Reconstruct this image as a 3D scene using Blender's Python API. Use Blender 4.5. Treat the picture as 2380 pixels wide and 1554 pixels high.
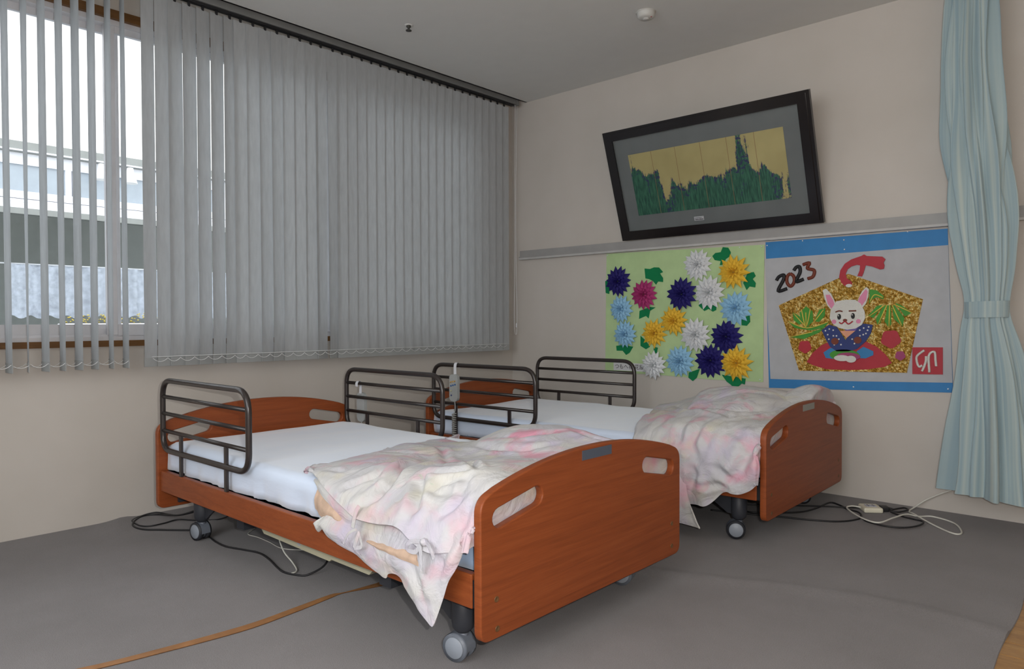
import bpy, bmesh, math, random
import numpy as np
from mathutils import Vector, Matrix, noise

for o in list(bpy.data.objects):
    bpy.data.objects.remove(o, do_unlink=True)
SC = bpy.context.scene
COL = SC.collection
random.seed(7)

# ------------------------------------------------------------------ camera
CAM_POS = Vector((3.659476, -4.0015327, 0.9327884))
YAW, PITCH, ROLL = 2.3119925, -0.0187129, -0.00286384
fw = Vector((math.cos(YAW) * math.cos(PITCH), math.sin(YAW) * math.cos(PITCH), math.sin(PITCH)))
rt = Vector((math.sin(YAW), -math.cos(YAW), 0))
up = rt.cross(fw)
rt2 = rt * math.cos(ROLL) + up * math.sin(ROLL)
up2 = up * math.cos(ROLL) - rt * math.sin(ROLL)
cam = bpy.data.cameras.new('camera')
cam.sensor_width = 36.0
cam.lens = 1676.017 * 36.0 / 2380.0
cam.clip_start = 0.05
camo = bpy.data.objects.new('camera', cam)
COL.objects.link(camo)
M = Matrix((rt2, up2, -fw)).transposed().to_4x4()
M.translation = CAM_POS
camo.matrix_world = M
SC.camera = camo

# ------------------------------------------------------------------ light and exposure
SC.view_settings.view_transform = 'Standard'
SC.view_settings.look = 'None'
SC.view_settings.gamma = 1.0
SC.view_settings.use_curve_mapping = False
SC.view_settings.exposure = -0.14
W = bpy.data.worlds.new('overcast_sky')
SC.world = W
W.use_nodes = True
wn = W.node_tree.nodes
wn['Background'].inputs[0].default_value = (0.93, 0.965, 1.0, 1)
wn['Background'].inputs[1].default_value = 3.2


def area_light(name, loc, target, sx, sy, power, color):
    l = bpy.data.lights.new(name, 'AREA')
    l.shape = 'RECTANGLE'
    l.size, l.size_y = sx, sy
    l.energy = power
    l.color = color
    o = bpy.data.objects.new(name, l)
    COL.objects.link(o)
    o.location = loc
    d = Vector(target) - Vector(loc)
    o.rotation_euler = d.to_track_quat('-Z', 'Y').to_euler()
    return o


# added area lamp standing in for daylight of an unseen window behind the camera, and the small camera flash
area_light('unseen_window_lamp', (2.9, -5.35, 1.75), (2.5, -1.0, 0.2), 2.7, 1.5, 25, (0.95, 0.97, 1.0))
fl = bpy.data.lights.new('camera_flash', 'POINT')
fl.energy = 90
fl.shadow_soft_size = 0.012
fl.color = (1.0, 0.97, 0.93)
flo = bpy.data.objects.new('camera_flash', fl)
COL.objects.link(flo)
flo.location = CAM_POS + rt2 * 0.085 + up2 * 0.045 + fw * 0.03


# ------------------------------------------------------------------ helpers
def S(h, a=1.0):
    h = h.lstrip('#')
    r = []
    for i in (0, 2, 4):
        c = int(h[i:i + 2], 16) / 255
        r.append(c / 12.92 if c <= 0.04045 else ((c + 0.055) / 1.055) ** 2.4)
    return (*r, a)


class NT:
    """small shorthand for node trees"""
    def __init__(s, name):
        s.m = bpy.data.materials.new(name)
        s.m.use_nodes = True
        s.t = s.m.node_tree
        s.b = s.t.nodes['Principled BSDF']

    def n(s, typ, **kw):
        nd = s.t.nodes.new(typ)
        for k, v in kw.items():
            if k.startswith('i_'):
                nd.inputs[k[2:].replace('_', ' ')].default_value = v
            else:
                setattr(nd, k, v)
        return nd

    def l(s, a, b):
        s.t.links.new(a, b)

    def coords(s, scale=(1, 1, 1), rot=(0, 0, 0), out='Object'):
        tc = s.n('ShaderNodeTexCoord')
        mp = s.n('ShaderNodeMapping')
        mp.inputs['Scale'].default_value = scale
        mp.inputs['Rotation'].default_value = rot
        s.l(tc.outputs[out], mp.inputs['Vector'])
        return mp.outputs['Vector']

    def noise(s, vec, scale, detail=4, rough=0.55, dist=0.0):
        nz = s.n('ShaderNodeTexNoise')
        nz.inputs['Scale'].default_value = scale
        nz.inputs['Detail'].default_value = detail
        nz.inputs['Roughness'].default_value = rough
        nz.inputs['Distortion'].default_value = dist
        s.l(vec, nz.inputs['Vector'])
        return nz.outputs['Fac']

    def ramp(s, fac, stops):
        r = s.n('ShaderNodeValToRGB')
        e = r.color_ramp.elements
        while len(e) < len(stops):
            e.new(0.5)
        for el, (p, c) in zip(e, stops):
            el.position = p
            el.color = c
        s.l(fac, r.inputs['Fac'])
        return r.outputs['Color']

    def mix(s, fac, a, b, blend='MIX'):
        mx = s.n('ShaderNodeMix', data_type='RGBA', blend_type=blend)
        for sock, v in ((mx.inputs[0], fac), (mx.inputs[6], a), (mx.inputs[7], b)):
            if hasattr(v, 'links'):
                s.l(v, sock)
            else:
                sock.default_value = v
        return mx.outputs[2]

    def bump(s, h, strength=0.2, dist=0.01):
        b = s.n('ShaderNodeBump')
        b.inputs['Strength'].default_value = strength
        b.inputs['Distance'].default_value = dist
        s.l(h, b.inputs['Height'])
        s.l(b.outputs['Normal'], s.b.inputs['Normal'])

    def base(s, c):
        if hasattr(c, 'links'):
            s.l(c, s.b.inputs['Base Color'])
        else:
            s.b.inputs['Base Color'].default_value = c


MATS = {}


def plain(name, color, rough=0.6, metal=0.0, spec=0.5, var=0.06, scale=9, bump=0.0, bscale=120, sheen=0.0):
    """a coloured surface with slight noise variation and optional fine relief"""
    if name in MATS:
        return MATS[name]
    g = NT(name)
    c = S(color) if isinstance(color, str) else color
    v = g.coords()
    f = g.noise(v, scale, 3)
    lo = tuple(x * (1 - var) for x in c[:3]) + (1,)
    hi = tuple(min(1, x * (1 + var)) for x in c[:3]) + (1,)
    g.base(g.ramp(f, [(0.3, lo), (0.7, hi)]))
    g.b.inputs['Roughness'].default_value = rough
    g.b.inputs['Metallic'].default_value = metal
    g.b.inputs['Specular IOR Level'].default_value = spec
    if sheen:
        g.b.inputs['Sheen Weight'].default_value = sheen
    if bump:
        g.bump(g.noise(v, bscale, 3), bump, 0.004)
    MATS[name] = g.m
    return g.m


class MB:
    """collects vertices and faces, then links them as ONE mesh object"""
    def __init__(s):
        s.v, s.f, s.sm = [], [], []

    def add(s, vs, fs, smooth=False):
        o = len(s.v)
        s.v += [tuple(map(float, p)) for p in vs]
        for f in fs:
            s.f.append(tuple(i + o for i in f))
            s.sm.append(smooth)
        return s

    def box(s, a, b, bev=0.0):
        (x0, y0, z0), (x1, y1, z1) = a, b
        if bev <= 0:
            vs = [(x, y, z) for z in (z0, z1) for x, y in ((x0, y0), (x1, y0), (x1, y1), (x0, y1))]
            return s.add(vs, [(3, 2, 1, 0), (4, 5, 6, 7), (0, 1, 5, 4), (1, 2, 6, 5), (2, 3, 7, 6), (3, 0, 4, 7)])
        bm = bmesh.new()
        bmesh.ops.create_cube(bm, size=1)
        for v in bm.verts:
            v.co = Vector(((x0 + x1) / 2 + v.co.x * (x1 - x0), (y0 + y1) / 2 + v.co.y * (y1 - y0), (z0 + z1) / 2 + v.co.z * (z1 - z0)))
        bmesh.ops.bevel(bm, geom=bm.edges[:], offset=bev, segments=2, affect='EDGES', profile=0.5)
        return s.bm(bm)

    def bm(s, bm, smooth=False):
        bm.verts.index_update()
        s.add([v.co for v in bm.verts], [[v.index for v in f.verts] for f in bm.faces], smooth)
        bm.free()
        return s

    def tube(s, pts, r, n=10, closed=False, cap=True, smooth=True):
        P = [Vector(p) for p in pts]
        m = len(P)
        rr = r if hasattr(r, '__len__') else [r] * m
        T = []
        for i in range(m):
            a = P[(i - 1) % m] if (closed or i > 0) else P[i]
            b = P[(i + 1) % m] if (closed or i < m - 1) else P[i]
            T.append((b - a).normalized())
        ref = Vector((0, 0, 1)) if abs(T[0].z) < 0.9 else Vector((1, 0, 0))
        N = (ref - T[0] * ref.dot(T[0])).normalized()
        vs = []
        for i in range(m):
            if i:
                N = (N - T[i] * N.dot(T[i])).normalized()
            B = T[i].cross(N)
            for k in range(n):
                a = 2 * math.pi * k / n
                vs.append(P[i] + (N * math.cos(a) + B * math.sin(a)) * rr[i])
        fs = []
        for i in range(m if closed else m - 1):
            j = (i + 1) % m
            for k in range(n):
                k2 = (k + 1) % n
                fs.append((i * n + k, i * n + k2, j * n + k2, j * n + k))
        if cap and not closed:
            fs.append(tuple(range(n - 1, -1, -1)))
            fs.append(tuple((m - 1) * n + k for k in range(n)))
        return s.add(vs, fs, smooth)

    def cyl(s, a, b, r, n=20, r2=None):
        return s.tube([a, b], [r, r if r2 is None else r2], n)

    def lathe(s, prof, origin=(0, 0, 0), axis='z', n=28, smooth=True):
        vs, fs = [], []
        m = len(prof)
        for k in range(n):
            a = 2 * math.pi * k / n
            for r, h in prof:
                x, y = r * math.cos(a), r * math.sin(a)
                p = {'z': (x, y, h), 'y': (x, h, y), 'x': (h, x, y)}[axis]
                vs.append(tuple(p[i] + origin[i] for i in range(3)))
        for k in range(n):
            k2 = (k + 1) % n
            for i in range(m - 1):
                fs.append((k * m + i, k2 * m + i, k2 * m + i + 1, k * m + i + 1))
        return s.add(vs, fs, smooth)

    def prism(s, poly, d0, d1, axis='y', bev=0.0):
        """extrude a 2D polygon; axis y: poly in x,z; axis x: poly in y,z; axis z: poly in x,y"""
        bm = bmesh.new()
        f = lambda p, d: {'y': (p[0], d, p[1]), 'x': (d, p[0], p[1]), 'z': (p[0], p[1], d)}[axis]
        v0 = [bm.verts.new(f(p, d0)) for p in poly]
        v1 = [bm.verts.new(f(p, d1)) for p in poly]
        k = len(poly)
        fa = bm.faces.new(v0)
        fb = bm.faces.new(v1)
        for i in range(k):
            bm.faces.new((v0[i], v0[(i + 1) % k], v1[(i + 1) % k], v1[i]))
        bmesh.ops.recalc_face_normals(bm, faces=bm.faces[:])
        bmesh.ops.triangulate(bm, faces=[fa, fb])
        return s.bm(bm)

    def grid(s, G, smooth=True, flip=False):
        nu, nv = len(G), len(G[0])
        fs = []
        for i in range(nu - 1):
            for j in range(nv - 1):
                q = (i * nv + j, (i + 1) * nv + j, (i + 1) * nv + j + 1, i * nv + j + 1)
                fs.append(q[::-1] if flip else q)
        return s.add([p for r in G for p in r], fs, smooth)

    def mesh(s, name):
        me = bpy.data.meshes.new(name)
        me.from_pydata(s.v, [], s.f)
        me.polygons.foreach_set('use_smooth', s.sm)
        me.update()
        return me

    def build(s, name, mat, parent=None):
        return link(name, s.mesh(name), mat, parent)


def link(name, me, mat, parent=None):
    o = bpy.data.objects.new(name, me)
    COL.objects.link(o)
    if mat is not None and not me.materials:
        me.materials.append(mat)
    if parent is not None:
        o.parent = parent
    return o


def tag(o, label=None, cat=None, group=None, kind=None):
    for k, v in (('label', label), ('category', cat), ('group', group), ('kind', kind)):
        if v:
            o[k] = v
    return o


def thing(name, label, cat, loc=(0, 0, 0), rz=0.0, group=None):
    o = bpy.data.objects.new(name, None)
    o.empty_display_size = 0.1
    COL.objects.link(o)
    o.location = loc
    o.rotation_euler = (0, 0, rz)
    return tag(o, label, cat, group)


def struct(name, mb, mat, parent=None):
    o = mb.build(name, mat, parent)
    if parent is None:
        o['kind'] = 'structure'
    return o


def spline(pts, n=8, closed=False):
    """Catmull-Rom through 3D points"""
    P = [np.array(p, float) for p in pts]
    m = len(P)
    out = []
    for i in range(m if closed else m - 1):
        g = lambda k: P[k % m] if closed else P[min(max(k, 0), m - 1)]
        p0, p1, p2, p3 = g(i - 1), g(i), g(i + 1), g(i + 2)
        for t in np.linspace(0, 1, n, endpoint=False):
            out.append(0.5 * (2 * p1 + (p2 - p0) * t + (2 * p0 - 5 * p1 + 4 * p2 - p3) * t * t + (3 * p1 - p0 - 3 * p2 + p3) * t ** 3))
    if not closed:
        out.append(P[-1])
    return [tuple(p) for p in out]


def curve_plate(name, outer, holes, depth, bev, mat, parent, plane='x', at=0.0):
    """flat board with holes and bevelled arrises: a filled 2D curve turned into a mesh"""
    cu = bpy.data.curves.new(name, 'CURVE')
    cu.dimensions = '2D'
    cu.fill_mode = 'BOTH'
    cu.extrude = depth / 2 - bev
    cu.bevel_depth = bev
    cu.bevel_resolution = 2
    cu.offset = -bev
    for pts in [outer] + holes:
        sp = cu.splines.new('POLY')
        sp.points.add(len(pts) - 1)
        for p, q in zip(sp.points, pts):
            p.co = (q[0], q[1], 0, 1)
        sp.use_cyclic_u = True
    tmp = bpy.data.objects.new(name, cu)
    COL.objects.link(tmp)
    dg = bpy.context.evaluated_depsgraph_get()
    me = bpy.data.meshes.new_from_object(tmp.evaluated_get(dg))
    bpy.data.objects.remove(tmp)
    for v in me.vertices:
        x, y, z = v.co
        v.co = (at + z, x, y) if plane == 'x' else (x, at - z, y)
    me.materials.clear()
    return link(name, me, mat, parent)


def text_mesh(name, body, size, mat, parent, origin, xdir, ydir, depth=0.0006, align='CENTER'):
    cu = bpy.data.curves.new(name, 'FONT')
    cu.body = body
    cu.size = size
    cu.align_x = align
    cu.align_y = 'CENTER'
    cu.extrude = depth
    tmp = bpy.data.objects.new(name, cu)
    COL.objects.link(tmp)
    dg = bpy.context.evaluated_depsgraph_get()
    me = bpy.data.meshes.new_from_object(tmp.evaluated_get(dg))
    bpy.data.objects.remove(tmp)
    X, Y = Vector(xdir), Vector(ydir)
    Z = X.cross(Y)
    O = Vector(origin)
    for v in me.vertices:
        v.co = O + X * v.co.x + Y * v.co.y + Z * v.co.z
    me.materials.clear()
    return link(name, me, mat, parent)


def rounded(pts, radii, n=5):
    """round the corners of a polygon"""
    out = []
    m = len(pts)
    for i in range(m):
        p, a, b = (np.array(pts[k % m], float) for k in (i, i - 1, i + 1))
        r = radii[i]
        if r <= 0:
            out.append(tuple(p))
            continue
        u = (a - p) / np.linalg.norm(a - p)
        v = (b - p) / np.linalg.norm(b - p)
        s0, s1 = p + u * r, p + v * r
        for t in np.linspace(0, 1, n + 1):
            out.append(tuple((1 - t) ** 2 * s0 + 2 * t * (1 - t) * p + t * t * s1))
    return out


def ell(cx, cz, rx, rz, n=18, a0=0.0):
    return [(cx + rx * math.cos(a0 + 2 * math.pi * k / n), cz + rz * math.sin(a0 + 2 * math.pi * k / n)) for k in range(n)]


# ------------------------------------------------------------------ materials
def mat_wall():
    g = NT('wallpaper_beige')
    v = g.coords()
    f = g.noise(v, 2.2, 3)
    g.base(g.ramp(f, [(0.3, S('c3bdb5')), (0.7, S('cac4bd'))]))
    g.b.inputs['Roughness'].default_value = 0.85
    g.b.inputs['Specular IOR Level'].default_value = 0.25
    g.bump(g.noise(v, 260, 4, 0.7), 0.12, 0.003)
    return g.m


def mat_carpet():
    g = NT('grey_carpet')
    v = g.coords()
    f1 = g.noise(v, 3.0, 4, 0.6)
    f2 = g.noise(v, 420, 2, 0.6)
    c = g.ramp(f1, [(0.25, S('757171')), (0.75, S('898586'))])
    c = g.mix(0.5, c, g.ramp(f2, [(0.3, S('5f5b5b')), (0.7, S('8d8989'))]))
    g.base(c)
    g.b.inputs['Roughness'].default_value = 0.95
    g.b.inputs['Specular IOR Level'].default_value = 0.1
    g.b.inputs['Sheen Weight'].default_value = 0.15
    g.bump(f2, 0.5, 0.004)
    return g.m


def mat_wood(name, c0, c1, c2, sc=(2, 1.6, 22), rough=0.38, coat=0.25):
    g = NT(name)
    v = g.coords(sc)
    f = g.noise(v, 2.0, 5, 0.6, 0.6)
    v2 = g.coords((sc[0] * 6, sc[1] * 4, sc[2] * 6))
    f2 = g.noise(v2, 3.0, 3, 0.6)
    c = g.ramp(f, [(0.25, S(c0)), (0.52, S(c1)), (0.8, S(c2))])
    c = g.mix(0.25, c, g.ramp(f2, [(0.35, S(c0)), (0.7, S(c2))]))
    g.base(c)
    g.b.inputs['Roughness'].default_value = rough
    g.b.inputs['Specular IOR Level'].default_value = 0.3
    g.b.inputs['Coat Weight'].default_value = coat
    g.b.inputs['Coat Roughness'].default_value = 0.3
    return g.m


def mat_duvet(name, near_pink, far_pink):
    g = NT(name)
    v = g.coords()
    base = g.ramp(g.noise(v, 5.0, 2), [(0.35, S('c5c4ca')), (0.65, S('d0cfcc'))])
    pink = g.ramp(g.noise(g.coords((1, 1, 1), (0.4, 0.2, 0.7)), 6.5, 3, 0.55, 0.4), [(0.50, (0, 0, 0, 1)), (0.67, (1, 1, 1, 1))])
    sep = g.n('ShaderNodeSeparateXYZ')
    g.l(v, sep.inputs[0])
    mr = g.n('ShaderNodeMapRange')
    mr.inputs['From Min'].default_value = -0.15
    mr.inputs['From Max'].default_value = 0.15
    mr.inputs['To Min'].default_value = near_pink
    mr.inputs['To Max'].default_value = far_pink
    g.l(sep.outputs['Y'], mr.inputs['Value'])
    pk = g.n('ShaderNodeMath', operation='MULTIPLY')
    g.l(pink, pk.inputs[0])
    g.l(mr.outputs[0], pk.inputs[1])
    c = g.mix(pk.outputs[0], base, S('dc9db0'))
    lav = g.ramp(g.noise(g.coords((1.2, 1, 1), (1.2, 0.5, 0.1)), 5.5, 3, 0.5, 0.5), [(0.54, (0, 0, 0, 1)), (0.70, (1, 1, 1, 1))])
    c = g.mix(lav, c, S('c6bfd0'))
    yel = g.ramp(g.noise(g.coords((1, 1.3, 1), (0.3, 1.5, 0.4)), 6.0, 2, 0.5, 0.3), [(0.57, (0, 0, 0, 1)), (0.74, (1, 1, 1, 1))])
    c = g.mix(yel, c, S('cfcbba'))
    grn = g.ramp(g.noise(g.coords((1, 1, 1.2), (0.9, 0.1, 1.4)), 26.0, 2, 0.5, 0.2), [(0.70, (0, 0, 0, 1)), (0.78, (1, 1, 1, 1))])
    c = g.mix(grn, c, S('c3c9bb'))
    g.base(c)
    g.b.inputs['Roughness'].default_value = 0.9
    g.b.inputs['Specular IOR Level'].default_value = 0.15
    g.b.inputs['Sheen Weight'].default_value = 0.1
    wv = g.noise(g.coords((1.0, 0.55, 1.0), (0, 0, 0.5)), 11, 4, 0.55, 1.6)
    g.bump(wv, 0.5, 0.022)
    return g.m


def mat_sheet(name, col):
    g = NT(name)
    v = g.coords()
    g.base(g.ramp(g.noise(v, 4, 2), [(0.3, S(col)), (0.7, tuple(min(1, x * 1.04) for x in S(col)[:3]) + (1,))]))
    g.b.inputs['Roughness'].default_value = 0.5
    g.b.inputs['Specular IOR Level'].default_value = 0.5
    g.b.inputs['Sheen Weight'].default_value = 0.7
    g.bump(g.noise(g.coords((1, 3, 3)), 9, 3, 0.5), 0.12, 0.02)
    return g.m


def mat_slat():
    g = NT('blind_fabric_grey')
    v = g.coords((1, 1, 0.2))
    c = g.ramp(g.noise(v, 60, 3), [(0.3, S('c6c9cb')), (0.7, S('cfd2d4'))])
    g.base(c)
    g.b.inputs['Roughness'].default_value = 0.9
    g.b.inputs['Specular IOR Level'].default_value = 0.15
    tr = g.n('ShaderNodeBsdfTranslucent')
    g.l(c, tr.inputs['Color'])
    mx = g.n('ShaderNodeMixShader')
    mx.inputs[0].default_value = 0.45
    g.l(g.b.outputs[0], mx.inputs[1])
    g.l(tr.outputs[0], mx.inputs[2])
    g.l(mx.outputs[0], g.t.nodes['Material Output'].inputs['Surface'])
    return g.m


def mat_curtain():
    g = NT('curtain_pale_blue_stripe')
    tc = g.n('ShaderNodeUVMap')
    mp = g.n('ShaderNodeMapping')
    mp.inputs['Scale'].default_value = (1, 0.02, 1)
    g.l(tc.outputs[0], mp.inputs['Vector'])
    f = g.noise(mp.outputs['Vector'], 26, 2, 0.5)
    c = g.ramp(f, [(0.35, S('98b0ba')), (0.52, S('a9bdc1')), (0.68, S('bfccc8'))])
    g.base(c)
    g.b.inputs['Roughness'].default_value = 0.8
    g.b.inputs['Specular IOR Level'].default_value = 0.25
    g.b.inputs['Sheen Weight'].default_value = 0.2
    tr = g.n('ShaderNodeBsdfTranslucent')
    g.l(c, tr.inputs['Color'])
    mx = g.n('ShaderNodeMixShader')
    mx.inputs[0].default_value = 0.15
    g.l(g.b.outputs[0], mx.inputs[1])
    g.l(tr.outputs[0], mx.inputs[2])
    g.l(mx.outputs[0], g.t.nodes['Material Output'].inputs['Surface'])
    return g.m


def mat_gold():
    g = NT('crumpled_gold_foil')
    v = g.coords()
    vo = g.n('ShaderNodeTexVoronoi')
    vo.inputs['Scale'].default_value = 95
    g.l(v, vo.inputs['Vector'])
    g.base(g.ramp(g.noise(v, 70, 4, 0.7), [(0.35, S('8a6420')), (0.5, S('c99a3c')), (0.64, S('ffeaa0'))]))
    g.b.inputs['Roughness'].default_value = 0.35
    g.b.inputs['Metallic'].default_value = 0.25
    g.bump(vo.outputs['Distance'], 0.9, 0.012)
    return g.m


def mat_print():
    """plain stand-in for the framed print: gold leaf ground, soft green and violet planting along the lower part"""
    g = NT('gold_ground_print')
    v = g.coords()
    gold = g.ramp(g.noise(v, 5, 3), [(0.3, S('a89a68')), (0.7, S('b8aa76'))])
    sep = g.n('ShaderNodeSeparateXYZ')
    g.l(v, sep.inputs[0])
    n1 = g.noise(g.coords((2.6, 1, 1.0), (0, 0.25, 0)), 2.4, 2, 0.5, 0.1)
    ad = g.n('ShaderNodeMath', operation='MULTIPLY_ADD')
    g.l(sep.outputs['Z'], ad.inputs[0])
    ad.inputs[1].default_value = -0.80
    g.l(n1, ad.inputs[2])
    rag = g.noise(g.coords((70, 1, 5)), 1.2, 3, 0.7)
    ad2 = g.n('ShaderNodeMath', operation='MULTIPLY_ADD')
    g.l(rag, ad2.inputs[0])
    ad2.inputs[1].default_value = 0.16
    g.l(ad.outputs[0], ad2.inputs[2])
    green = g.ramp(ad2.outputs[0], [(0.585, (0, 0, 0, 1)), (0.60, (1, 1, 1, 1))])
    leafc = g.ramp(g.noise(g.coords((90, 1, 9)), 1.5, 3, 0.6), [(0.4, S('1f4a3e')), (0.6, S('3d6f58'))])
    c = g.mix(green, gold, leafc)
    dots = g.ramp(g.noise(g.coords((34, 1, 34)), 1.6, 2, 0.6), [(0.52, (0, 0, 0, 1)), (0.55, (1, 1, 1, 1))])
    edge = g.ramp(ad2.outputs[0], [(0.565, (0, 0, 0, 1)), (0.59, (1, 1, 1, 1)), (0.64, (1, 1, 1, 1)), (0.67, (0, 0, 0, 1))])
    vm = g.mix(1.0, edge, dots, 'MULTIPLY')
    c = g.mix(vm, c, S('32325a'))
    g.base(c)
    g.b.inputs['Roughness'].default_value = 0.5
    return g.m


def mat_glass(name='window_glass', tint=(0.95, 0.955, 0.955, 1), fac=0.10):
    g = NT(name)
    t = g.n('ShaderNodeBsdfTransparent')
    t.inputs[0].default_value = tint
    gl = g.n('ShaderNodeBsdfGlossy')
    gl.inputs['Roughness'].default_value = 0.03
    fr = g.n('ShaderNodeLayerWeight')
    fr.inputs['Blend'].default_value = fac
    mx = g.n('ShaderNodeMixShader')
    g.l(fr.outputs['Fresnel'], mx.inputs[0])
    g.l(t.outputs[0], mx.inputs[1])
    g.l(gl.outputs[0], mx.inputs[2])
    g.l(mx.outputs[0], g.t.nodes['Material Output'].inputs['Surface'])
    return g.m


M_WALL = mat_wall()
M_CEIL = plain('ceiling_white', 'dadbd9', 0.9, spec=0.2, var=0.012, bump=0.15, bscale=180)
M_CARPET = mat_carpet()
M_FLOORWOOD = mat_wood('floor_oak', '8a5f33', 'a87b45', 'bd9257', (3, 14, 3), 0.35, 0.3)
M_BED = mat_wood('cherry_veneer', '773a1b', '904823', '9e552c', (3, 0.9, 26), 0.45, 0.08)
M_TRIMWOOD = mat_wood('brown_window_trim', '5a3c1c', '6f4c26', '7d582e', (4, 2, 20), 0.5, 0.1)
M_DUVET = mat_duvet('watercolour_print_cotton', 0.55, 1.0)
M_DUVET2 = mat_duvet('watercolour_print_cotton_pale', 0.85, 0.6)
M_SHEET = mat_sheet('white_bed_sheet', 'd8e6fb')
M_PALE = mat_sheet('pale_blue_mattress_ticking', 'aac4e4')
M_PEACH = plain('peach_lining', 'ccb09a', 0.85, spec=0.15, var=0.12, scale=30, bump=0.5, bscale=40)
M_SLAT = mat_slat()
M_WEIGHT = plain('blind_weight_grey', '9fa2a2', 0.7, spec=0.3)
M_CHAIN = plain('white_plastic_chain', 'e8eaea', 0.4)
M_CURT = mat_curtain()
M_ALU = plain('white_aluminium', 'd6d6da', 0.4)
M_ALUD = plain('dull_aluminium_rail', '7e7f7e', 0.45, 0.3)
M_BLACK = plain('black_plastic', '17171a', 0.5)
M_GUARD = plain('dark_brown_enamel', '2e2725', 0.28, spec=0.6)
M_STEEL = plain('dark_grey_steel', '34363c', 0.5, spec=0.4)
M_CASTER = plain('grey_caster_plastic', '6c727c', 0.45)
M_TYRE = plain('dark_caster_tyre', '2b2d33', 0.6)
M_HUB = plain('light_grey_hub', '8d949e', 0.45)
M_LABEL = plain('slate_label', '4e5766', 0.5)
M_LABEL2 = plain('silver_label', '9a9a92', 0.4, 0.3)
M_SCREW = plain('screw_recess', '6a4a2a', 0.4)
M_BEIGE = plain('beige_plastic', 'b9b59b', 0.5)
M_GLASS = mat_glass()
M_RAIL = plain('grey_picture_rail', '9d9c9a', 0.5)
M_RAILL = plain('light_picture_rail_lip', 'b9b8b6', 0.5)
M_FRAME = plain('black_lacquer_frame', '141012', 0.2, spec=0.6)
M_MATB = plain('grey_mat_board', '6f7272', 0.8)
M_PRINT = mat_print()
M_PAPERW = plain('white_paper', 'b2b4b8', 0.8, spec=0.2, bump=0.05)
M_BLUE = plain('blue_card', '2f7cb8', 0.6)
M_GREENP = plain('pale_green_paper', 'b5cf9a', 0.8, spec=0.2, bump=0.08, bscale=30)
M_GOLD = mat_gold()
M_RED = plain('red_beads', 'ab2433', 0.55, bump=0.3, bscale=300)
M_WBEAD = plain('white_beads', 'dcdcd6', 0.6, bump=0.8, bscale=330)
M_PINK = plain('pink_felt', 'd888a8', 0.7)
M_NAVY = plain('navy_beads', '1f3270', 0.55, bump=0.3, bscale=300)
M_PURP = plain('violet_beads', '6a55a0', 0.6)
M_TEAL = plain('teal_beads', '2f7ab0', 0.6)
M_GRN = plain('green_beads', '3f8f2c', 0.6, bump=0.3, bscale=300)
M_YLW = plain('yellow_beads', 'd8c255', 0.6)
M_BRN = plain('brown_beads', '70301c', 0.6)
M_INK = plain('black_beads', '141418', 0.6)
M_PCH = plain('peach_beads', 'd99a7c', 0.6)
M_MAG = plain('magenta_plum', '9a3a68', 0.6)
M_LEAF = plain('dark_green_paper', '127a4a', 0.75, spec=0.2)
M_PETAL = {
    'navy blue': plain('navy_origami_paper', '201a66', 0.7, spec=0.3),
    'magenta': plain('magenta_origami_paper', 'a8336f', 0.7, spec=0.3),
    'white': plain('white_origami_paper', 'd9dcdf', 0.75, spec=0.2),
    'yellow': plain('yellow_origami_paper', 'e6b83a', 0.7, spec=0.3),
    'light blue': plain('light_blue_origami_paper', '92c2e2', 0.7, spec=0.3)}
M_PIN = plain('clear_pin', 'e4eaf0', 0.2)
M_CABLE = plain('black_cable', '1d1d20', 0.5)
M_WCABLE = plain('white_cable', 'd6d5cc', 0.5)
M_STRIP = plain('cream_plastic', 'dcd8c4', 0.45)
M_REMOTE = plain('pale_grey_remote', 'a9acab', 0.45)
M_HOOK = plain('white_hook', 'dfe1e6', 0.35)
M_TAPE = plain('brown_strip', '96693f', 0.6, var=0.2, scale=14)
M_EXTW = plain('exterior_white_render', 'f8f7f4', 0.9, spec=0.1)
M_EXTG = plain('exterior_grey', '8c8f8c', 0.8)
M_EXTF = plain('exterior_white_frame', 'e8eaf0', 0.5)
M_EXTD = plain('exterior_dark_room', 'a3a5a0', 0.9)
M_LACE = plain('lace_white', 'bfc6d2', 0.9, var=0.22, scale=16)
M_FLOWER = plain('yellow_flowers', 'c8b454', 0.8, var=0.35, scale=60)
M_LAMP = plain('white_lamp_shell', 'f0f0f0', 0.4)

# ================================================================== ROOM
H = 2.535
XR, YB = 5.6, -5.4
T_ = 0.12
# floor of oak boards, carpet on top
fl_ = MB()
fl_.box((0, YB, -0.06), (XR, 0, -0.0235))
FLOOR = struct('floor', fl_, M_FLOORWOOD)
yy = YB
k = 0
pm = None
while yy < -0.01:
    w = 0.103
    b = MB().box((3.15, yy + 0.0012, -0.0235), (XR, min(yy + w - 0.0012, -0.001), -0.008 + 0.0003 * (k % 3)))
    b.build('plank', M_FLOORWOOD, FLOOR)
    yy += w
    k += 1
# carpet: a sheet with a slightly wavy free edge and two low wrinkles
NX, NY = 150, 180
wr1 = [(2.20, -1.70), (2.309, -1.663), (2.509, -1.589), (2.702, -1.494), (2.898, -1.44), (3.085, -1.417), (3.32, -1.45)]


def segd(px, py, line):
    best = 9
    for (ax, ay), (bx, by) in zip(line, line[1:]):
        dx, dy = bx - ax, by - ay
        t = max(0, min(1, ((px - ax) * dx + (py - ay) * dy) / (dx * dx + dy * dy)))
        best = min(best, math.hypot(px - ax - t * dx, py - ay - t * dy))
    return best


def carpet_z(x, y):
    d = segd(x, y, wr1)
    z = 0.010 * math.exp(-(d / 0.035) ** 2)
    d2 = segd(x, y, [(0.02, -2.74), (0.10, -2.80), (0.2, -2.83)])
    return z + 0.012 * math.exp(-(d2 / 0.05) ** 2)


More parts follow.
